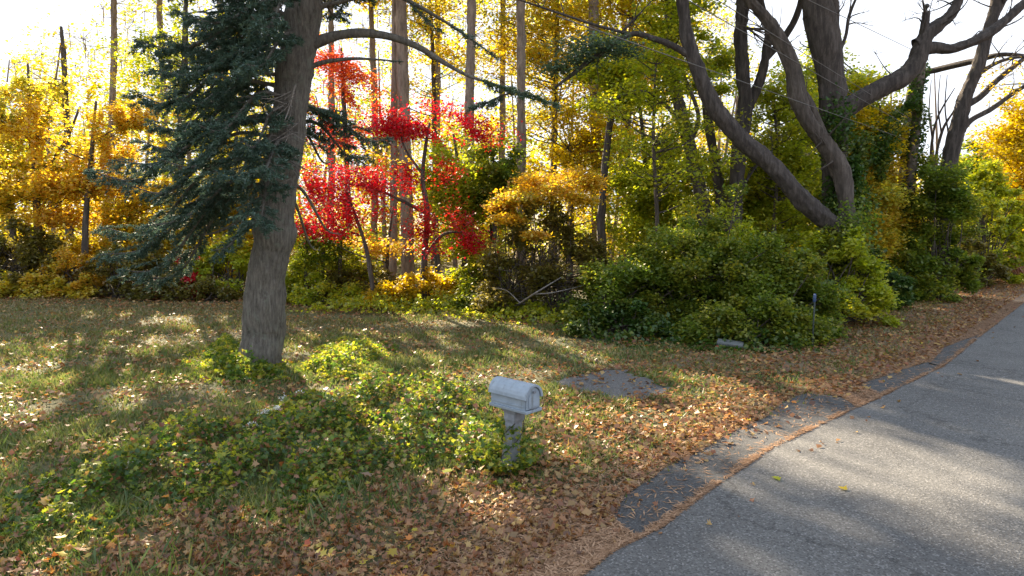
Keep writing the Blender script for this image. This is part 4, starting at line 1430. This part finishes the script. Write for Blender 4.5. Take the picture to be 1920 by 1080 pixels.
make_shrub('shrub', 'dark thicket right of the marker post along the leafy verge', 'shrub', 1570, 1700, 475, 22.2, 6600, .10, 'ivy', 1.3)
make_shrub('shrub', 'green thicket at the foot of the ivy-wrapped pole', 'shrub', 1640, 1790, 470, 24.2, 6800, .105, 'green', 1.3)
make_shrub('shrub', 'olive green thicket along the verge below the ivy column', 'shrub', 1740, 1870, 445, 28.5, 6400, .12, 'olive', 1.5)
make_shrub('shrub', 'yellow-topped thicket left of the rusty dry stems', 'shrub', 1790, 1925, 345, 34, 9500, .14, 'lime', 2.2)
make_shrub('shrub', 'olive thicket far along the road at the right edge', 'shrub', 1850, 2040, 380, 39, 8500, .15, 'olive', 2.4)
make_tree('maple_tree', 'bright yellow tree at the right edge above the road', 'tree',
          [([(1935, 480), (1932, 380), (1925, 280)], [7, 6, 4])], rand_clumps(1848, 2030, 165, 410, 36, 44, 1.0, 2.2, .6), 12000, .15, 'yellow', d=36, jit=.6)
make_shrub('shrub', 'tall yellow-green thicket between the ivy column and the yellow tree', 'shrub', 1795, 1915, 300, 30, 9000, .13, 'lime', 1.8)
make_tree('cedar_tree', 'dark evergreen crown low on the skyline right of the bare-limbed tree', 'tree',
          [([(1830, 460), (1832, 360), (1835, 275)], [6, 5, 3])], rand_clumps(1785, 1890, 268, 350, 42, 16, 1.0, 1.6, .5), 4200, .15, 'green', d=42)
L = Leaves(width=.03, up=0, fold=.01)
rb = P(1903, 470, 33)
n = 2600
d_ = np.stack([R.normal(0, .3, n), R.normal(0, .3, n), np.ones(n)], -1)
hh = R.uniform(.7, 1.9, n)
bx, by = rb[0] + R.normal(0, .9, n), rb[1] + R.normal(0, 1.6, n)
v, f, k_, per = leaf_arrays(np.stack([bx, by, hh * .5], -1), hh, up=0, width=.022, fold=.01, tdir=d_)
tag(link('dry_reeds', mesh_np('dry_reeds', v, f, 4, LM['reed'], np.repeat(R.random(n), 4))), kind='stuff')

# woods beyond that read as one mass
T = Tubes()
for mt_, cnt_ in (('gold', 560), ('lime', 620), ('yellow', 300)):
    far_l = Leaves()
    for _ in range(cnt_):
        px_, d_ = R.uniform(-300, 2150), R.uniform(37, 64)
        top = np.interp(px_, [-300, 100, 330, 700, 1000, 1300, 1500, 1650, 1800, 2200], [190, 170, 60, 190, 170, 190, 240, 300, 320, 330])
        py_ = top + (500 - top) * R.random() ** .6
        cc = P(px_, min(py_, 400 + 3900 / d_ - 15), d_)
        rr = R.uniform(1.0, 2.1)
        clump_leaves(far_l, cc, np.array([rr, rr, rr * .6]), 130, .27, None, 7, jit=.34)
    tag(far_l.build('distant_woods', LM[mt_]), kind='stuff')
for mt_, cnt_ in (('gold', 430), ('lime', 330)):
    far_l = Leaves()
    for _ in range(cnt_):
        px_, d_ = R.uniform(20, 1400), R.uniform(44, 62)
        py_ = R.uniform(np.interp(px_, [20, 150, 260, 1250, 1400], [110, 50, -60, -60, 60]), 300)
        cc = P(px_, py_, d_)
        rr = R.uniform(.8, 1.9)
        st_, tp_ = clump_leaves(far_l, cc, np.array([rr * 1.3, rr, rr * .6]), 70, .24, None, 6, jit=.55)
        for e_ in tp_:
            T.add([st_ + [0, 0, -.9], st_, e_], [.03, .022, .008], 3)
    tag(far_l.build('distant_woods', LM[mt_]), kind='stuff')
for _ in range(90):
    px_, d_ = R.uniform(-200, 1800), R.uniform(36, 60)
    b_ = P(px_, 470, d_)
    b_[2] = -.2
    hh = R.uniform(7, 13)
    T.add([b_, b_ + [R.normal(0, .3), 0, hh * .5], b_ + [R.normal(0, .8), R.normal(0, .5), hh]], [R.uniform(.1, .2), .1, .03], 5, 1.0)
dt_ = T.build('distant_trunks', BK['tan'])
tag(dt_, kind='stuff')

# ---- mailbox
import bmesh
MB0 = G(955, 884)
ax = np.array([.724, -.69, 0])          # door faces the road
sd_ = np.array([.69, .724, 0])
mroot = empty('mailbox', (MB0[0], MB0[1], 0), 'grey arched mailbox on a leaning post in the leafy verge', 'mailbox')
top_c = P(966, 762, MB0[1] + .02)       # centre of the floor of the box
ML, MW, MH = .56, .235, .17


def loc(u, v_, w):
    return tuple(top_c + ax * u + sd_ * v_ + np.array([0, 0, 1]) * w - np.array([MB0[0], MB0[1], 0]))


def prism(name, prof, u0, u1, mat, parent=None, bev=.006, sm=False, hollow=None):
    """a profile in (across, up) swept along the length of the box"""
    bm = bmesh.new()
    a_ = [bm.verts.new(loc(u0, p[0], p[1])) for p in prof]
    b_ = [bm.verts.new(loc(u1, p[0], p[1])) for p in prof]
    k = len(prof)
    bm.faces.new(a_)
    bm.faces.new(b_[::-1])
    for q in range(k):
        bm.faces.new([a_[q], b_[q], b_[(q + 1) % k], a_[(q + 1) % k]])
    bmesh.ops.recalc_face_normals(bm, faces=bm.faces[:])
    if bev:
        ed = [e for e in bm.edges if e.calc_face_angle(0) > .5]
        bmesh.ops.bevel(bm, geom=ed, offset=bev, segments=2, affect='EDGES', profile=.6)
    me = bpy.data.meshes.new(name)
    bm.to_mesh(me)
    bm.free()
    me.materials.append(mat)
    return link(name, me, parent or mroot)


hw = MW / 2
arc = lambda r, z0, ry, n=12, a0=0, a1=math.pi: [(r * math.cos(a0 + (a1 - a0) * i / n), z0 + ry * math.sin(a0 + (a1 - a0) * i / n)) for i in range(n + 1)]
body = [(-hw, .02)] + [(hw, .02)] + arc(hw, MH, .115)
prism('body', body, -ML / 2, ML / 2 - .02, M_mail)
lip = arc(hw + .032, MH - .022, .162) + arc(hw + .001, MH - .022, .131)[::-1]
prism('roof', lip, -ML / 2 - .015, ML / 2 + .02, M_mail, bev=.004)
prism('tray', [(-hw - .018, -.015), (hw + .018, -.015), (hw + .024, .02), (-hw - .024, .02)], -ML / 2 - .012, ML / 2 + .015, M_mail)
dr = prism('door', [(-hw + .008, .03), (hw - .008, .03)] + arc(hw - .008, MH - .005, .105), ML / 2 - .019, ML / 2 + .002, M_mail)
prism('door_panel', [(-hw + .035, .05), (hw - .035, .05)] + arc(hw - .035, MH - .02, .075), ML / 2 + .0025, ML / 2 + .010, M_mail, dr, .003)
prism('handle', [(-.022, .21), (.022, .21), (.022, .235), (-.022, .235)], ML / 2 + .0105, ML / 2 + .028, M_mail2, dr, .004)
prism('hinge', [(-.05, .027), (.05, .027), (.05, .040), (-.05, .040)], ML / 2 + .0025, ML / 2 + .012, M_mail2, dr, .003)
prism('side_trim', [(-hw - .010, .055), (-hw - .001, .055), (-hw - .001, .068), (-hw - .010, .068)], -ML / 2 + .02, ML / 2 - .03, M_mail, None, .002)
# post: square with a collar and base, leaning
bm = bmesh.new()
pt = top_c - np.array([0, 0, .016])
rings = []
for t, hwid in [(-.04, .105), (.16, .105), (.18, .078), (.80, .074), (.82, .088), (.93, .092), (1.0, .115)]:
    cpt = np.array([MB0[0], MB0[1], 0]) + (pt - np.array([MB0[0], MB0[1], 0])) * t
    rings.append([bm.verts.new(tuple(cpt + ax * a_ * hwid + sd_ * b_ * hwid - np.array([MB0[0], MB0[1], 0]))) for a_, b_ in ((-1, -1), (1, -1), (1, 1), (-1, 1))])
bm.faces.new(rings[0])
bm.faces.new(rings[-1][::-1])
for r0, r1 in zip(rings[:-1], rings[1:]):
    for q in range(4):
        bm.faces.new([r0[q], r0[(q + 1) % 4], r1[(q + 1) % 4], r1[q]])
bmesh.ops.recalc_face_normals(bm, faces=bm.faces[:])
bmesh.ops.bevel(bm, geom=[e for e in bm.edges if e.calc_face_angle(0) > .6], offset=.008, segments=2, affect='EDGES')
me = bpy.data.meshes.new('post')
bm.to_mesh(me)
bm.free()
me.materials.append(M_mail2)
link('post', me, mroot)
# creeper on the post
pv = empty('creeper_vine', (MB0[0], MB0[1], 0), 'green creeper climbing the leaning mailbox post', 'vine')
L = Leaves(lobed=True, up=.4)
n = 950
t = R.beta(1.15, 1.8, n) * .74
a_ = R.uniform(0, 6.28, n)
rr = (.11 + .24 * np.exp(-((t - .30) / .22) ** 2)) * R.uniform(.65, 1.2, n)
pos = np.stack([MB0[0] + (pt[0] - MB0[0]) * t + np.cos(a_) * rr - .03, MB0[1] + (pt[1] - MB0[1]) * t + np.sin(a_) * rr, t * pt[2] + .03], -1)
L.add(pos, R.random(n), R.uniform(.05, .095, n))
L.build('foliage', LM['vine'], pv, np.array([MB0[0], MB0[1], 0]), cull=False)
T = Tubes()
for ph in (0, 2, 4):
    tt = np.linspace(0, .8, 14)
    T.add(np.stack([MB0[0] + (pt[0] - MB0[0]) * tt + .12 * np.cos(ph + tt * 6), MB0[1] + (pt[1] - MB0[1]) * tt + .12 * np.sin(ph + tt * 6), tt * pt[2]], -1), .006, 5)
T.build('stem', BK['twig'], pv, np.array([MB0[0], MB0[1], 0]))

# ---- marker post and slab by the hedge
q = G(1523, 652)
mp_ = empty('marker_post', (q[0], q[1], 0), 'thin dark marker post with a blue cap at the corner of the hedge', 'post')
top = P(1523, 566, q[1])
T = Tubes()
T.add([(0, 0, -.1), (0, 0, .5), (0.005, 0, top[2])], [.020, .020, .020], 8)
T.build('shaft', M_post, mp_)
T = Tubes()
T.add([(0, 0, top[2] - .005), (0, 0, top[2] + .01), (0, 0, top[2] + .15), (0, 0, top[2] + .18)], [.024, .034, .034, .024], 10)
T.build('cap', M_blue, mp_)
q = G(1370, 655)
ss = empty('slab', (q[0], q[1], 0), 'small tilted grey concrete slab lying at the foot of the hedge', 'slab')
bm = bmesh.new()
bmesh.ops.create_cube(bm, size=1)
for v_ in bm.verts:
    v_.co = Vector((v_.co.x * .56, v_.co.y * .26, v_.co.z * .07))
bmesh.ops.bevel(bm, geom=bm.edges[:], offset=.012, segments=2, affect='EDGES')
bmesh.ops.subdivide_edges(bm, edges=[e for e in bm.edges if e.calc_length() > .2], cuts=5, use_grid_fill=True)
for v_ in bm.verts:
    v_.co += Vector(R.normal(0, .0025, 3))
me = bpy.data.meshes.new('top')
bm.to_mesh(me)
bm.free()
me.materials.append(M_stone)
o = link('top', me, ss)
o.location = (0, .05, .12)
o.rotation_euler = (math.radians(14), math.radians(5), math.radians(-20))
for sx in (-.17, .17):
    bm = bmesh.new()
    bmesh.ops.create_cube(bm, size=1)
    for v_ in bm.verts:
        v_.co = Vector((v_.co.x * .10, v_.co.y * .17, v_.co.z * .17))
    bmesh.ops.bevel(bm, geom=bm.edges[:], offset=.012, segments=2, affect='EDGES')
    me = bpy.data.meshes.new('support')
    bm.to_mesh(me)
    bm.free()
    me.materials.append(M_stone)
    o = link('support', me, ss)
    o.location = (sx * .94, .05 - sx * .34, .005 - sx * .05)
    o.rotation_euler = (0, 0, math.radians(-20))

# ---- white flower heads on the edge of the ground cover
for lb, px_, py_, sz in [('large white flower head at the left edge of the ground cover, nearest the spruce shadow', 474, 798, .085), ('white flower head just above the large one', 498, 772, .07), ('tiny white flower head above the other two left ones', 520, 765, .05),
                         ('white flower head below the spruce trunk on the sunlit edge', 534, 748, .07), ('white flower head in the sun beside the vine patch', 566, 737, .06), ('white flower head farthest right along the sunlit edge', 618, 748, .07),
                         ('white flower head low at the far left of the ground cover', 248, 872, .09), ('white flower head on the left slope, right of the lowest one', 290, 862, .06), ('single pale flower head above the brown leaves', 397, 872, .05)]:
    q = G(px_, py_ + 22)
    fr = empty('flower', (q[0], q[1], 0), lb, 'flower', 'white flower heads')
    hz = P(px_, py_, q[1])[2]
    T = Tubes()
    for _ in range(5):
        T.add([(R.normal(0, .03), R.normal(0, .03), -.02), (R.normal(0, .02), R.normal(0, .02), hz * .5), (R.normal(0, sz * .5), R.normal(0, sz * .5), hz)], [.004, .003, .002], 4)
    T.build('stem', BK['twig'], fr)
    pos = np.array([0, 0, hz]) + R.normal(0, 1, (90, 3)) * np.array([sz, sz, sz * .55]) * .6
    v, f, k_, per = leaf_arrays(pos, R.uniform(.015, .03, 90), up=.4, width=.4)
    link('blossom', mesh_np('blossom', v, f, 4, LM['white'], np.repeat(R.random(90), 4)), fr)

# ---- single leaves one can point at
for lb, px_, py_, sz, mt, lv in [('pale yellow-green leaf lying alone on the asphalt, left one', 1456, 901, .13, 'lime', .3), ('pale yellow leaf lying alone on the asphalt, right one', 1582, 921, .13, 'yellow', .3),
                                 ('large pale grey-green leaf on the brown leaves left of the mailbox', 690, 908, .17, 'bare', .5), ('big pale green leaf on the brown leaves below the mailbox', 840, 902, .2, 'lime', .5),
                                 ('bright yellow leaf at the lower left corner', 115, 1030, .13, 'yellow', .5), ('bright orange-yellow leaf at the bottom middle', 736, 1058, .13, 'yellow', .75), ('yellow leaf beside the large pale leaf', 628, 902, .11, 'gold', .6)]:
    q = G(px_, py_)
    hz = .02 if px_ > 1200 else .10
    v, f, k_, per = leaf_arrays(np.array([[0, 0, 0]]), np.array([sz]), up=4, lobed=True, curl=.15)
    o = link('fallen_leaf', mesh_np('fallen_leaf', v, f, 3, LM[mt], np.full(len(v), lv)))
    o.location = (q[0], q[1], hz + sz * .12)
    tag(o, lb, 'leaf', 'single fallen leaves')
